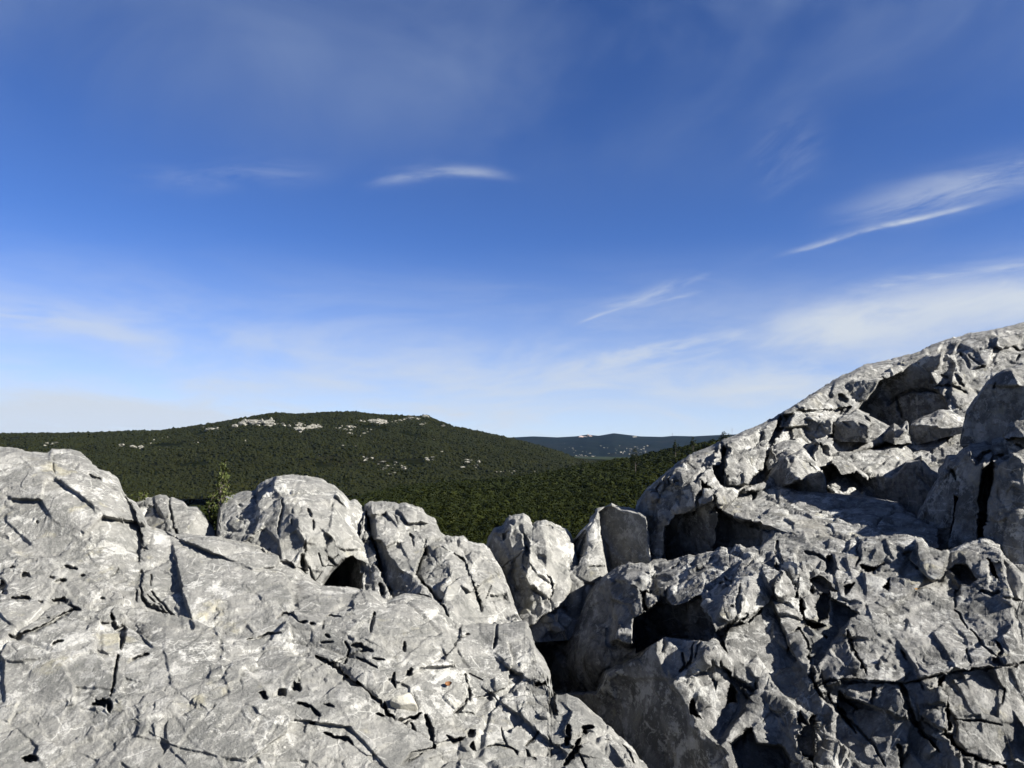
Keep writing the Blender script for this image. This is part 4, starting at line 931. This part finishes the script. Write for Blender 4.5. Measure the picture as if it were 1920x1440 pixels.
def zground(az, r):
    knots_r = [0, 3, 9, 25, 60, 120, 250, 600]
    cr = interp_angle(SPUR, az) * 600 + EYE[2]
    z = np.zeros_like(r)
    base = [-0.9, -1.0, -1.6, -7.0, -14.0, -20.0, -27.0]
    zz = [np.full_like(r, b) for b in base] + [cr]
    for k in range(len(knots_r) - 1):
        a, b = knots_r[k], knots_r[k + 1]
        t = np.clip((r - a) / (b - a), 0, 1)
        z = np.where((r >= a), zz[k] + (zz[k + 1] - zz[k]) * t, z)
    bk = np.clip((r - 600) / 160, 0, 1.0)
    z = z - bk * 26
    z = np.where(r > 760, np.minimum(z, -46 + EYE[2]), z)
    q = np.stack([r * np.sin(az) / 60, r * np.cos(az) / 60, 0 * r], -1)
    z = z + 2.2 * fbm(q, 4, 0.5, 202) * np.clip((r - 30) / 150, 0, 1) * np.clip(1.6 - r / 600, 0.15, 1)
    return z

def polar(name, azs, rs, zf, mat, label=None):
    A, Rr = np.meshgrid(azs, rs)
    Z = zf(A, Rr)
    P = np.stack([Rr * np.sin(A), Rr * np.cos(A), Z], -1)
    o = mesh_obj(name, P.reshape(-1, 3), grid_faces(len(rs), len(azs)), mat)
    return tag(o, kind='structure')

azf = np.concatenate([np.linspace(-math.pi, R(-60), 60, endpoint=False), np.linspace(R(-60), R(60), 420), np.linspace(R(60), math.pi, 60)[1:]])
rs = np.concatenate([[0.01], np.geomspace(1.5, 760, 130), [900, 1500, 3000, 6000, 12000, 30000]])
def zg2(a, r):
    z = zground(a, r)
    # a level plain beyond, under the hills
    return np.where(r > 800, -62.0 - 0.0 * r, z)
polar('ground', azf, rs, zg2, M_ground)
polar('wooded_hill', np.linspace(R(-58), R(24), 560), np.linspace(690, 2200, 180), zhill, M_hill)

def zfar(az, r):
    top = interp_angle(FAR, az) * 6500 + EYE[2]
    t = np.clip((r - 3200) / 3300, 0, 1)
    z = -150 + (top + 150) * (t ** 0.9)
    bk = np.clip((r - 6500) / 1300, 0, 1); z = z - bk * bk * 260
    q = np.stack([r * np.sin(az) / 700, r * np.cos(az) / 700, 0 * r], -1)
    nz = fbm(q, 6, 0.55, 203)
    return z + 55 * nz * np.sin(np.pi * t) + 3 * nz
polar('distant_hills', np.linspace(R(-45), R(45), 600), np.linspace(3200, 7800, 90), zfar, M_far)
# low wooded rise between the hill and the far range
MID = [(800, 880), (960, 869), (1030, 862), (1090, 859), (1140, 861), (1180, 866), (1300, 872), (1600, 880)]
def zmid(az, r):
    top = interp_angle(MID, az) * 2400 + EYE[2]
    t = np.clip((r - 1900) / 500, 0, 1); bk = np.clip((r - 2400) / 500, 0, 1)
    q = np.stack([r * np.sin(az) / 200, r * np.cos(az) / 200, 0 * r], -1)
    return -100 + (top + 100) * t - bk * 60 + 3 * fbm(q, 4, 0.5, 204)
polar('wooded_rise', np.linspace(R(-8), R(26), 200), np.linspace(1900, 2900, 40), zmid, M_hill)

M_oak = foliage('evergreen_leaves', (0.0075, 0.0098, 0.0022), (0.0120, 0.0150, 0.0032), (0.0210, 0.0225, 0.0060), 0.22)
M_scrubtree = foliage('hill_leaves', (0.0056, 0.0064, 0.0018), (0.0088, 0.0098, 0.0028), (0.0150, 0.0150, 0.0048), 0.12)
M_bark = soil('bark', (0.05, 0.042, 0.035), (0.09, 0.08, 0.07), (0.03, 0.028, 0.025), 9.0, 3.0)

def leafy(centers, radii, heights, n, leaf, rnd):
    """crowns as many small tilted leaf clumps on a lumpy shell; returns vertices and quads"""
    m = len(centers)
    ph = rnd.uniform(0, 2 * np.pi, (m, n)); cz = rnd.uniform(-0.35, 1, (m, n)); s = np.sqrt(1 - cz * cz)
    d = np.stack([s * np.cos(ph), s * np.sin(ph), cz], -1)
    lump = 0.80 + 0.34 * vnoise((d * 1.9 + np.arange(m)[:, None, None] * 7.31).astype(np.float32), 5)
    rr_ = lump * rnd.uniform(0.80, 1.05, (m, n))
    P = centers[:, None] + d * rr_[..., None] * np.stack([radii, radii, heights], -1)[:, None]
    nrm = d + rnd.normal(0, 0.27, (m, n, 3)); nrm /= np.linalg.norm(nrm, axis=-1, keepdims=True)
    up = rnd.normal(0, 1, (m, n, 3)); u = np.cross(nrm, up); u /= np.linalg.norm(u, axis=-1, keepdims=True); v = np.cross(nrm, u)
    sz = (leaf * rnd.uniform(0.6, 1.25, (m, n)))[..., None] * (radii[:, None, None] / radii.mean())
    q = np.stack([P - u * sz - v * sz * .7, P + u * sz - v * sz * .6, P + u * sz * .8 + v * sz * .8, P - u * sz * .9 + v * sz * .6], 2)
    V = q.reshape(-1, 3)
    return V, np.arange(len(V)).reshape(-1, 4)

def blob_template():
    import bmesh
    bm = bmesh.new(); bmesh.ops.create_icosphere(bm, subdivisions=1, radius=1.0)
    V = np.array([v.co[:] for v in bm.verts]); Fc = np.array([[v.index for v in f.verts] for f in bm.faces]); bm.free()
    return V, Fc
BV, BF = blob_template()
def blobs(centers, radii, heights, rnd, amp=0.22):
    m = len(centers)
    V = BV[None] * (1 + rnd.normal(0, amp, (m, len(BV), 1)).clip(-.5, .6)) * np.stack([radii, radii, heights], -1)[:, None] + centers[:, None]
    Fc = BF[None] + (np.arange(m) * len(BV))[:, None, None]
    return V.reshape(-1, 3), Fc.reshape(-1, 3)

def scatter(n, a0, a1, r0, r1, rnd):
    az = rnd.uniform(a0, a1, n); r = np.sqrt(rnd.uniform(r0 * r0, r1 * r1, n))
    return az, r

# the near wood: crowns of holm oak seen from above, one mass
rf = np.random.default_rng(3)
bands = [(28, 120, 700, 220, 0.20), (120, 260, 2300, 260, 0.19), (260, 400, 4400, 170, 0.25), (400, 620, 8500, 90, 0.38)]
VV, FF, off = [], [], 0
for r0, r1, n, k, leaf in bands:
    az, r = scatter(n, R(-26), R(24), r0, r1, rf)
    c = np.stack([r * np.sin(az), r * np.cos(az), zground(az, r)], -1)
    rad = rf.uniform(1.2, 3.6, n) * (1 + 0.35 * vnoise((c / 35).astype(np.float32), 8)); hh = rad * rf.uniform(0.55, 0.95, n)
    c[:, 2] += hh * 0.35
    V, Q = leafy(c, rad, hh, k, leaf, rf)
    VV.append(V); FF.append(Q + off); off += len(V)
wood = mesh_obj('forest', np.concatenate(VV), np.concatenate(FF), M_oak, None, False)
tag(wood, 'dark evergreen oak wood on the slope behind the rocks', 'forest', kind='stuff')

# woodland on the hill, read as one mass
VV, FF, off = [], [], 0
for r0, r1, n, s0, s1 in ((700, 950, 15000, 1.3, 2.7), (950, 1250, 20000, 1.5, 3.0), (1250, 1530, 22000, 1.7, 3.4)):
    n = int(n * 1.3); az, r = scatter(n, R(-50), R(13), r0, r1, rf)
    q = np.stack([r * np.sin(az) / 90, r * np.cos(az) / 90, 0 * r], -1)
    dens = fbm(q, 4, 0.6, 210)
    keep = dens > -0.25
    az, r = az[keep], r[keep]
    c = np.stack([r * np.sin(az), r * np.cos(az), zhill(az, r)], -1)
    rad = rf.uniform(s0, s1, len(r)) * rf.choice([0.7, 1.0, 1.25], len(r)); hh = rad * rf.uniform(0.6, 1.05, len(r))
    V, Q = blobs(c, rad, hh, rf)
    VV.append(V); FF.append(Q + off); off += len(V)
hw = mesh_obj('hill_woodland', np.concatenate(VV), np.concatenate(FF), M_scrubtree, None, False)
tag(hw, 'dense dark green woodland covering the long hill', 'woodland', kind='stuff')

# green bushes at the foot of the hill on the left
n = 5200
az, r = scatter(n, R(-46), R(-16), 380, 700, rf)
c = np.stack([r * np.sin(az), r * np.cos(az), zground(az, r)], -1)
rad = rf.uniform(1.4, 2.8, n); hh = rad * rf.uniform(0.6, 1.0, n); c[:, 2] += hh * .3
V, Q = leafy(c, rad, hh, 46, 0.62, rf)
M_bush = foliage('bright_bush_leaves', (0.009, 0.014, 0.002), (0.015, 0.020, 0.003), (0.022, 0.025, 0.006), 0.3)
o = mesh_obj('bushes', V, Q, M_bush, None, False)
tag(o, 'brighter green bushes at the foot of the hill on the left', 'bushes', kind='stuff')

# single trees that stand out on the skyline of the slope
def ground_point(x, y_top, r):
    az = math.atan2(x - 960, F)
    z = float(zground(np.array([az]), np.array([float(r)]))[0])
    rt = ray(x, y_top); ztop = EYE[2] + r * rt[2] / math.hypot(rt[0], rt[1])
    return np.array([r * math.sin(az), r * math.cos(az), z]), ztop
def tube(pts, rads, sides=7):
    pts = np.array(pts, float); V = []
    for k, p in enumerate(pts):
        d = pts[min(k + 1, len(pts) - 1)] - pts[max(k - 1, 0)]; d /= np.linalg.norm(d) + 1e-9
        a = np.cross(d, [0.31, 0.95, 0.1]); a /= np.linalg.norm(a); b = np.cross(d, a)
        for j in range(sides):
            t = 2 * math.pi * j / sides
            V.append(p + rads[k] * (a * math.cos(t) + b * math.sin(t)))
    Fc = []
    for k in range(len(pts) - 1):
        for j in range(sides):
            Fc.append([k * sides + j, k * sides + (j + 1) % sides, (k + 1) * sides + (j + 1) % sides, (k + 1) * sides + j])
    return V, Fc
def join(parts):
    V, Fc, o_ = [], [], 0
    for v, f in parts:
        V += list(v); Fc += [[i + o_ for i in q] for q in f]; o_ += len(v)
    return np.array(V), np.array(Fc)
def tree(x, y_top, r, wid, label, n=500):
    base, zt = ground_point(x, y_top, r)
    H = max(zt - base[2], 3.0)
    e = bpy.data.objects.new('oak_tree', None); COL.objects.link(e); e.location = base
    tag(e, label, 'tree', 'trees standing out on the slope')
    parts = [tube([[0, 0, -0.5], [0.1, 0, H * .35], [0.0, 0.1, H * .75]], [0.28, 0.2, 0.08])]
    for k in range(5):
        a = k * 2.4; h0 = H * (0.30 + 0.08 * k)
        parts.append(tube([[0.05, 0, h0], [wid * .5 * math.cos(a), wid * .5 * math.sin(a), h0 + H * .2]], [0.12, 0.04], 5))
    V, Q = join(parts)
    mesh_obj('trunk', V, Q, M_bark, e)
    cs, rd, hh = [], [], []
    for k in range(8):
        a = k * 2.4; q = wid * 0.42 * (k % 3) / 2
        cs.append([q * math.cos(a), q * math.sin(a), H * (0.42 + 0.40 * k / 8)]); rd.append(wid * (0.52 - 0.035 * k)); hh.append(H * 0.20)
    cs.append([0, 0, H * 0.86]); rd.append(wid * .28); hh.append(H * .15)
    V, Q = leafy(np.array(cs), np.array(rd), np.array(hh), n // 8, 0.28, rf)
    mesh_obj('crown', V, Q, M_oak, e, False)
    return e
tree(1190, 838, 470, 6.3, 'tallest dark oak standing up left on the slope, against the blue hills')
tree(1265, 823, 520, 3.9, 'small narrow oak on the slope crest in front of the blue hills', 300)
tree(1298, 818, 560, 4.5, 'hazy pale green oak on the slope crest, middle of three', 300)
tree(1357, 808, 560, 7.5, 'broad oak on the slope crest just left of the grey ridge')
tree(1092, 861, 520, 4.5, 'round oak at the low left end of the wooded slope crest', 300)

# a shrub growing out of the gap between the twin peaks and the dome
M_leaf = foliage('shrub_leaves', (0.014, 0.020, 0.005), (0.026, 0.032, 0.009), (0.16, 0.16, 0.06), 45.0)
def shrub(x, ytop, ybot, d, wid, n, label, name='shrub', leaf=0.016, seed=1):
    rs_ = np.random.default_rng(seed)
    b = at(x - 4, ybot, d); t = at(x + 5, ytop, d)
    e = bpy.data.objects.new(name, None); COL.objects.link(e); e.location = b
    tag(e, label, 'shrub')
    ax = t - b; L = np.linalg.norm(ax)
    stem_pts = [ax * s + np.array([0.012 * math.sin(s * 7), 0.01 * math.cos(s * 5), 0]) for s in np.linspace(0, 1, 9)]
    parts = [tube(stem_pts, list(np.linspace(0.009, 0.0015, 9)), 6)]
    lv = []
    for k in range(n):
        s = (k + 0.5) / n; s = s ** 0.9
        a = k * 2.399; p0 = ax * s * 0.97
        env = wid * (0.25 + 0.95 * math.sin(math.pi * min(1, (s + 0.12) / 1.05)) ** 0.8) * (1 - 0.80 * sstep(s, 0.62, 0.85)) * rs_.uniform(.45, 1)
        p1 = p0 + np.array([env * math.cos(a), env * math.sin(a), env * .9])
        parts.append(tube([p0, (p0 + p1) / 2 + [0, 0, -.004], p1], [0.003, 0.002, 0.001], 4))
        for j in range(9):
            u = 0.3 + 0.75 * j / 9; c = p0 + (p1 - p0) * u + rs_.normal(0, 0.010, 3)
            lv.append(c)
    V, Q = join(parts); mesh_obj('stem', V, Q, M_bark, e)
    lv = np.array(lv); m = len(lv)
    nr = rs_.normal(0, 1, (m, 3)) + [0.2, -0.5, 0.6]; nr /= np.linalg.norm(nr, axis=1, keepdims=True)
    u = np.cross(nr, rs_.normal(0, 1, (m, 3))); u /= np.linalg.norm(u, axis=1, keepdims=True); v = np.cross(nr, u)
    sz = (leaf * rs_.uniform(.7, 1.3, m))[:, None]
    q = np.stack([lv, lv + u * sz * .6 + v * sz * .42 + nr * sz * .15, lv + u * sz * 1.35 + v * sz * .25, lv + u * sz * 1.6, lv + u * sz * 1.35 - v * sz * .25, lv + u * sz * .6 - v * sz * .42 + nr * sz * .15], 1)
    V = q.reshape(-1, 3); i = np.arange(m)[:, None] * 6
    Q = np.concatenate([i + [0, 1, 2, 3], i + [0, 3, 4, 5]], 0)
    mesh_obj('leaves', V, Q, M_leaf, e, False)
    return e
shrub(416, 864, 1010, 4.75, 0.066, 44, 'upright leafy shrub growing out of the gap left of the dome', seed=2, leaf=0.014)
shrub(394, 925, 1005, 4.85, 0.035, 18, 'low sprig with yellowing leaves at the foot of the taller shrub', 'sprig', seed=3)
shrub(264, 926, 950, 4.9, 0.030, 8, 'tiny yellow green sprig behind the ridge, right of the big slab', 'sprig', leaf=.014, seed=4)

# ------------------------------------------------------------------ bare rock showing on the hills
def plain_stone(name, a, b_):
    m, t, b = material(name)
    g = t.n.new('ShaderNodeNewGeometry').outputs['Position']
    col = t.mix(t.step(t.noise(g, 0.35, 5, 0.65), 0.4, 0.6), a, b_)
    t.l.new(col, b.inputs['Base Color']); return m
M_cliff = plain_stone('hill_limestone', (0.185, 0.178, 0.155), (0.075, 0.073, 0.06))
M_red = plain_stone('reddish_rock', (0.34, 0.25, 0.21), (0.24, 0.20, 0.18))
def cliff(x0, x1, y0, y1, n, size, label, zf=zhill, rr0=700, rr1=1490, mat=None, name='rock_outcrop', tilt=0.0, flat=0.7, group='bare rock patches on the hill', cat='rock', kind=None, seed=0):
    rs_ = np.random.default_rng(int(x0 * 7 + y0) + seed)
    rgrid = np.linspace(rr0, rr1, 400)
    C = []
    for k in range(n):
        u = rs_.random(); x = x0 + (x1 - x0) * u
        y = (y0 + y1) / 2 + tilt * (u - .5) + rs_.normal(0, (y1 - y0) / 3.2)
        az = math.atan2(x - 960, F); r_ = ray(x, y); sl = r_[2] / math.hypot(r_[0], r_[1])
        z = zf(np.full(400, az), rgrid); vis = z - (EYE[2] + sl * rgrid)
        j = np.where(vis > 0)[0]
        if len(j) == 0: continue
        r = rgrid[j[0]]
        C.append([r * math.sin(az), r * math.cos(az), float(z[j[0]])])
    if not C: return None
    C = np.array(C); m = len(C)
    sz = size * rs_.uniform(.4, 1.25, m)
    loc = C.mean(0)
    V = BV[None] * (1 + rs_.normal(0, .3, (m, len(BV), 1)).clip(-.5, .5)) * np.stack([sz * rs_.uniform(.8, 2.0, m), sz, sz * flat * rs_.uniform(.6, 1.3, m)], -1)[:, None] + C[:, None] + np.array([0, 0, size * .35])
    if kind == 'stuff':
        Fc = (BF[None] + (np.arange(m) * len(BV))[:, None, None]).reshape(-1, 3)
        o = mesh_obj(name, V.reshape(-1, 3), Fc, mat or M_cliff, None, False, loc)
    else:
        o = bpy.data.objects.new(name, None); COL.objects.link(o); o.location = loc
        for k in range(m):
            mesh_obj('rock_face', V[k] - loc, BF, mat or M_cliff, o, False)
    return tag(o, label, cat, group, kind)
cliff(382, 412, 804, 808, 14, 4.0, 'thin pale rock ledge low on the hilltop, leftmost of the bare bands')
cliff(436, 446, 797, 803, 6, 3.6, 'small pale outcrop between the thin ledge and the long white band')
cliff(450, 492, 792, 798, 26, 4.6, 'long white rock band under the left hilltop')
cliff(484, 514, 790, 801, 26, 4.4, 'ragged white cliff at the right end of the long band')
cliff(520, 602, 796, 806, 22, 3.6, 'broken pale ledges right of the long white band', tilt=4)
cliff(555, 575, 797, 809, 16, 4.0, 'pale crag in the middle of the broken ledges')
cliff(620, 668, 798, 808, 8, 3.2, 'scattered pale rocks below the flat hilltop', tilt=-6)
cliff(674, 700, 789, 794, 9, 3.4, 'short pale ledge left of the jagged white crag')
cliff(696, 722, 789, 797, 22, 4.4, 'jagged white crag below the middle of the summit')
cliff(735, 775, 786, 795, 11, 3.6, 'line of pale rocks leading up to the summit cliff', tilt=-9)
cliff(768, 788, 784, 788, 10, 3.8, 'pale ledge just left of the summit cliff')
cliff(790, 803, 777, 784, 14, 3.6, 'white summit cliff on the right shoulder of the hilltop')
cliff(788, 800, 794, 800, 7, 3.0, 'small pale rocks under the summit cliff')
cliff(822, 832, 797, 802, 5, 2.6, 'tiny pale rock right of the summit cliff')
cliff(650, 715, 805, 818, 10, 2.6, 'few faint rocks scattered under the jagged crag')
cliff(706, 748, 866, 894, 30, 1.5, 'pale scree patch low in the middle of the hill', tilt=10, rr0=690, flat=.45)
cliff(708, 742, 878, 886, 14, 1.7, 'bright diagonal ledge inside the low scree patch', tilt=-12, rr0=690, flat=.4)
cliff(752, 766, 872, 880, 9, 1.9, 'small pale scree just right of the low scree patch', rr0=690)
cliff(682, 696, 856, 864, 7, 2.0, 'small pale rocks up left of the low scree patch', rr0=690)
cliff(798, 816, 855, 866, 9, 2.0, 'faint pale rocks on the hill right of the scree', rr0=690)
cliff(868, 900, 862, 880, 14, 1.9, 'pale rocks low on the hill towards the valley', rr0=690)
cliff(226, 236, 833, 840, 6, 2.2, 'small pale scree on the left flank of the hill')
cliff(86, 108, 828, 836, 9, 2.2, 'brownish pale scree on the far left of the hill')
cliff(250, 268, 839, 846, 7, 2.0, 'two pale stones on the hill above the big slab', rr0=690)
cliff(284, 320, 820, 842, 10, 2.0, 'faint scattered rocks on the left flank above the slab', kind='stuff', rr0=690)
cliff(246, 262, 898, 914, 16, 1.5, 'pale crag low on the left, just above the big slab', zground, 300, 640, group='bare rock patches on the hill', flat=1.0)
cliff(264, 284, 882, 906, 14, 1.3, 'small pale crag right of the low left one', zground, 300, 640, flat=1.0)
cliff(930, 1010, 880, 888, 14, 1.6, 'pale specks of rock at the foot of the hill', kind='stuff', rr0=690)
cliff(100, 900, 815, 880, 45, 1.2, 'tiny pale stones dotted all over the hillside', kind='stuff', rr0=690)
cliff(1085, 1118, 815, 820, 26, 9.0, 'reddish rock crest on the far blue hills', zfar, 3300, 6490, M_red, tilt=-3, group='bare rock on the far hills', flat=.5)
cliff(1184, 1192, 818, 822, 5, 8.0, 'white dot of rock below the far crest', zfar, 3300, 6490, group='bare rock on the far hills')
cliff(1150, 1214, 838, 852, 34, 4.6, 'cluster of white rocks on the far blue hillside', zfar, 3300, 6490, group='bare rock on the far hills', tilt=-4, flat=.9)
cliff(1030, 1150, 832, 858, 26, 4.0, 'scattered white rocks across the far blue hillside', zfar, 3300, 6490, kind='stuff', group='bare rock on the far hills', flat=.6)
cliff(1080, 1125, 855, 859, 16, 4.5, 'thin pale ledge at the foot of the far blue hills', zfar, 3300, 6490, group='bare rock on the far hills', flat=.5)
cliff(1160, 1172, 922, 928, 7, 0.5, 'white rock among the trees left of the fluted ridge', zground, 120, 600, group='stones in the wood')
cliff(1206, 1212, 918, 924, 4, 0.45, 'white stone in the trees touching the fluted ridge', zground, 120, 600, group='stones in the wood')

M_metal, t_, b_ = material('grey_metal'); b_.inputs['Base Color'].default_value = (0.12, 0.12, 0.13, 1)
def mast(x, ytop, r, zf, rad, label):
    az = math.atan2(x - 960, F); z = float(zf(np.array([az]), np.array([float(r)]))[0])
    rt = ray(x, ytop); zt = EYE[2] + r * rt[2] / math.hypot(rt[0], rt[1])
    b = np.array([r * math.sin(az), r * math.cos(az), z]); H = zt - z
    parts = [tube([[0, 0, -1], [0, 0, H * .6], [0, 0, H]], [rad, rad * .7, rad * .4], 6)]
    for k in range(3):
        h = H * (.5 + .16 * k); parts.append(tube([[-rad * 3, 0, h], [rad * 3, 0, h]], [rad * .4, rad * .4], 5))
    V, Q = join(parts)
    o = mesh_obj('radio_mast', V + b, Q, M_metal, None, True, b)
    tag(o, label, 'mast', 'radio masts on the skyline')
mast(1260, 811, 6480, zfar, 1.6, 'short radio mast on the crest of the far blue hills')
mast(1372, 801, 6480, zfar, 1.2, 'thin radio mast on the skyline just left of the grey ridge')

# ------------------------------------------------------------------ small things on the rocks
from mathutils.bvhtree import BVHTree
def bvh_of(o):
    me = o.data; n = len(me.vertices); co = np.empty(n * 3, np.float32); me.vertices.foreach_get('co', co)
    co = co.reshape(-1, 3) + np.array(o.location)
    fi = np.empty(len(me.loops), np.int32); me.loops.foreach_get('vertex_index', fi)
    return co, fi.reshape(-1, 4)
def on_rock(o, x, y, rad=14):
    """point and normal of the rock surface met by a line of sight"""
    co, fi = bvh_of(o)
    d = co - EYE; f = d @ np.array([0, CP, SP])
    px = 960 + F * d[:, 0] / f; py = 720 - F * (d @ np.array([0, -SP, CP])) / f
    m = (np.hypot(px - x, py - y) < rad) & (f > 0)
    if not m.any(): return at(x, y, 3.0), np.array([0, 0, 1.0])
    idx = np.where(m)[0]
    fm = f[idx]; near = idx[fm < fm.min() + 0.25]
    j = near[np.argmin(np.hypot(px[near] - x, py[near] - y))]
    P = co[near]; c = P.mean(0); u, s, vt = np.linalg.svd(P - c, full_matrices=False); n = vt[2]
    if n @ (EYE - c) < 0: n = -n
    return co[j].astype(float), n
M_white_stone = limestone('white_stone', (0.29, 0.28, 0.24), (0.38, 0.37, 0.33), (0.22, 0.21, 0.18), (0.31, 0.29, 0.22), 0.6, 0.6)
def stone(o, x, y, rx, ry, rz, label, mat, sd=1, lift=0.3):
    import bmesh
    p, n = on_rock(o, x, y)
    bm = bmesh.new(); bmesh.ops.create_icosphere(bm, subdivisions=5, radius=1.0)
    V = np.array([v.co[:] for v in bm.verts], np.float32); Fc = np.array([[v.index for v in f.verts] for f in bm.faces]); bm.free()
    gs_ = np.random.default_rng(sd)
    nn = gs_.normal(0, 1, (16, 3)); nn /= np.linalg.norm(nn, axis=1, keepdims=True); dk = gs_.uniform(.66, 1.0, 16)
    q_ = np.maximum(V @ nn.T, 0.02) / dk
    V = V / ((q_ ** 14).sum(1) ** (1 / 14.0))[:, None].clip(0.85)
    V = V * (1 + 0.07 * fbm(V * 2.5, 4, 0.6, sd)[:, None])
    V = V * np.array([rx, rz, ry])
    q = p + n * lift * min(rx, ry)
    return tag(mesh_obj('loose_stone', V + q, Fc, mat, None, True, q), label, 'stone')
stone(slab, 757, 1322, 0.046, 0.040, 0.036, 'loose creamy white stone lodged in a crack of the slab', M_white_stone, 2)
stone(slab, 1020, 1345, 0.02, 0.014, 0.02, 'small pale chip of stone near the right edge of the slab', M_pale, 5)

for k, (x, y, r_) in enumerate([(1090, 1118, .045), (1078, 1131, .05), (1066, 1144, .04), (1099, 1104, .035), (1052, 1166, .05), (1030, 1160, .04), (1086, 1136, .03), (1040, 1176, .035)]):
    stone(bould, x, y, r_ * 1.2, r_ * .8, r_, 'small grey stone among the rubble at the foot of the lone boulder', M_pale, 20 + k)['group'] = 'rubble by the gully'

def leaf_mat(name, c):
    m, t, b = material(name)
    g = t.n.new('ShaderNodeNewGeometry').outputs['Position']
    t.l.new(t.mix(t.noise(g, 160.0, 3, .6), (c[0] * .6, c[1] * .6, c[2] * .6), c), b.inputs['Base Color'])
    b.inputs['Roughness'].default_value = 0.6
    return m
M_dry = leaf_mat('dry_leaf', (0.15, 0.07, 0.03)); M_ochre = leaf_mat('ochre_leaf', (0.26, 0.15, 0.045))
def dry_leaf(o, x, y, L, W, ang, mat, label, group=None, lift=0.012):
    p, n = on_rock(o, x, y, 10)
    n = n + np.array([0, -0.5, 0.2]); n /= np.linalg.norm(n)
    a = np.cross(n, [0.2, 0.4, 0.9]); a /= np.linalg.norm(a); b = np.cross(n, a)
    u = a * math.cos(ang) + b * math.sin(ang); v = np.cross(n, u)
    V, top = [], []
    ks = np.linspace(-1, 1, 11)
    for s in (1, -1):
        for k in ks:
            w_ = W * (1 - abs(k) ** 2.2) * (1 + .18 * math.sin(k * 15))
            for j in (-1, -.5, 0, .5, 1):
                V.append(p + u * k * L + v * j * w_ + n * (lift + .35 * L * k * k + .5 * W * j * j + s * 0.0006))
    Fc = []
    for lay in range(2):
        for i in range(10):
            for j in range(4):
                q = lay * 55 + i * 5 + j
                Fc.append([q, q + 1, q + 6, q + 5] if lay == 0 else [q, q + 5, q + 6, q + 1])
    return tag(mesh_obj('dry_leaf', np.array(V), np.array(Fc), mat, None, True, p), label, 'leaf', group)
dry_leaf(slab, 840, 1286, 0.014, 0.009, 0.4, M_dry, 'curled rusty brown leaf lying on the middle of the slab')
dry_leaf(dome, 699, 1000, 0.022, 0.010, 0.3, M_ochre, 'ochre dead leaf at the top of the fissure right of the dome', 'dead leaves in the fissure')
dry_leaf(dome, 693, 1012, 0.022, 0.010, 1.6, M_ochre, 'orange dead leaf lower in the fissure right of the dome', 'dead leaves in the fissure')
dry_leaf(low, 1718, 1109, 0.014, 0.004, 0.1, M_ochre, 'small ochre leaf on the upper surface of the massive outcrop')

# ------------------------------------------------------------------ air
hm = bpy.data.materials.new('haze'); hm.use_nodes = True
ht = NT(hm.node_tree)
for n_ in list(ht.n): ht.n.remove(n_)
pv = ht.n.new('ShaderNodeVolumePrincipled'); pv.inputs['Color'].default_value = (0.34, 0.58, 1.0, 1); pv.inputs['Density'].default_value = 0.85e-5
pv.inputs['Anisotropy'].default_value = 0.0
ho = ht.n.new('ShaderNodeOutputMaterial'); ht.l.new(pv.outputs[0], ho.inputs['Volume'])
hx, hy0, hy1, hz0, hz1 = 7000.0, -600.0, 9000.0, -420.0, 320.0
V = [(sx * hx, y, z) for z in (hz0, hz1) for y in (hy0, hy1) for sx in (-1, 1)]
Fh = [(0, 2, 3, 1), (4, 5, 7, 6), (0, 1, 5, 4), (2, 6, 7, 3), (0, 4, 6, 2), (1, 3, 7, 5)]
hz = mesh_obj('haze', V, Fh, hm, None, False)
tag(hz, kind='stuff')
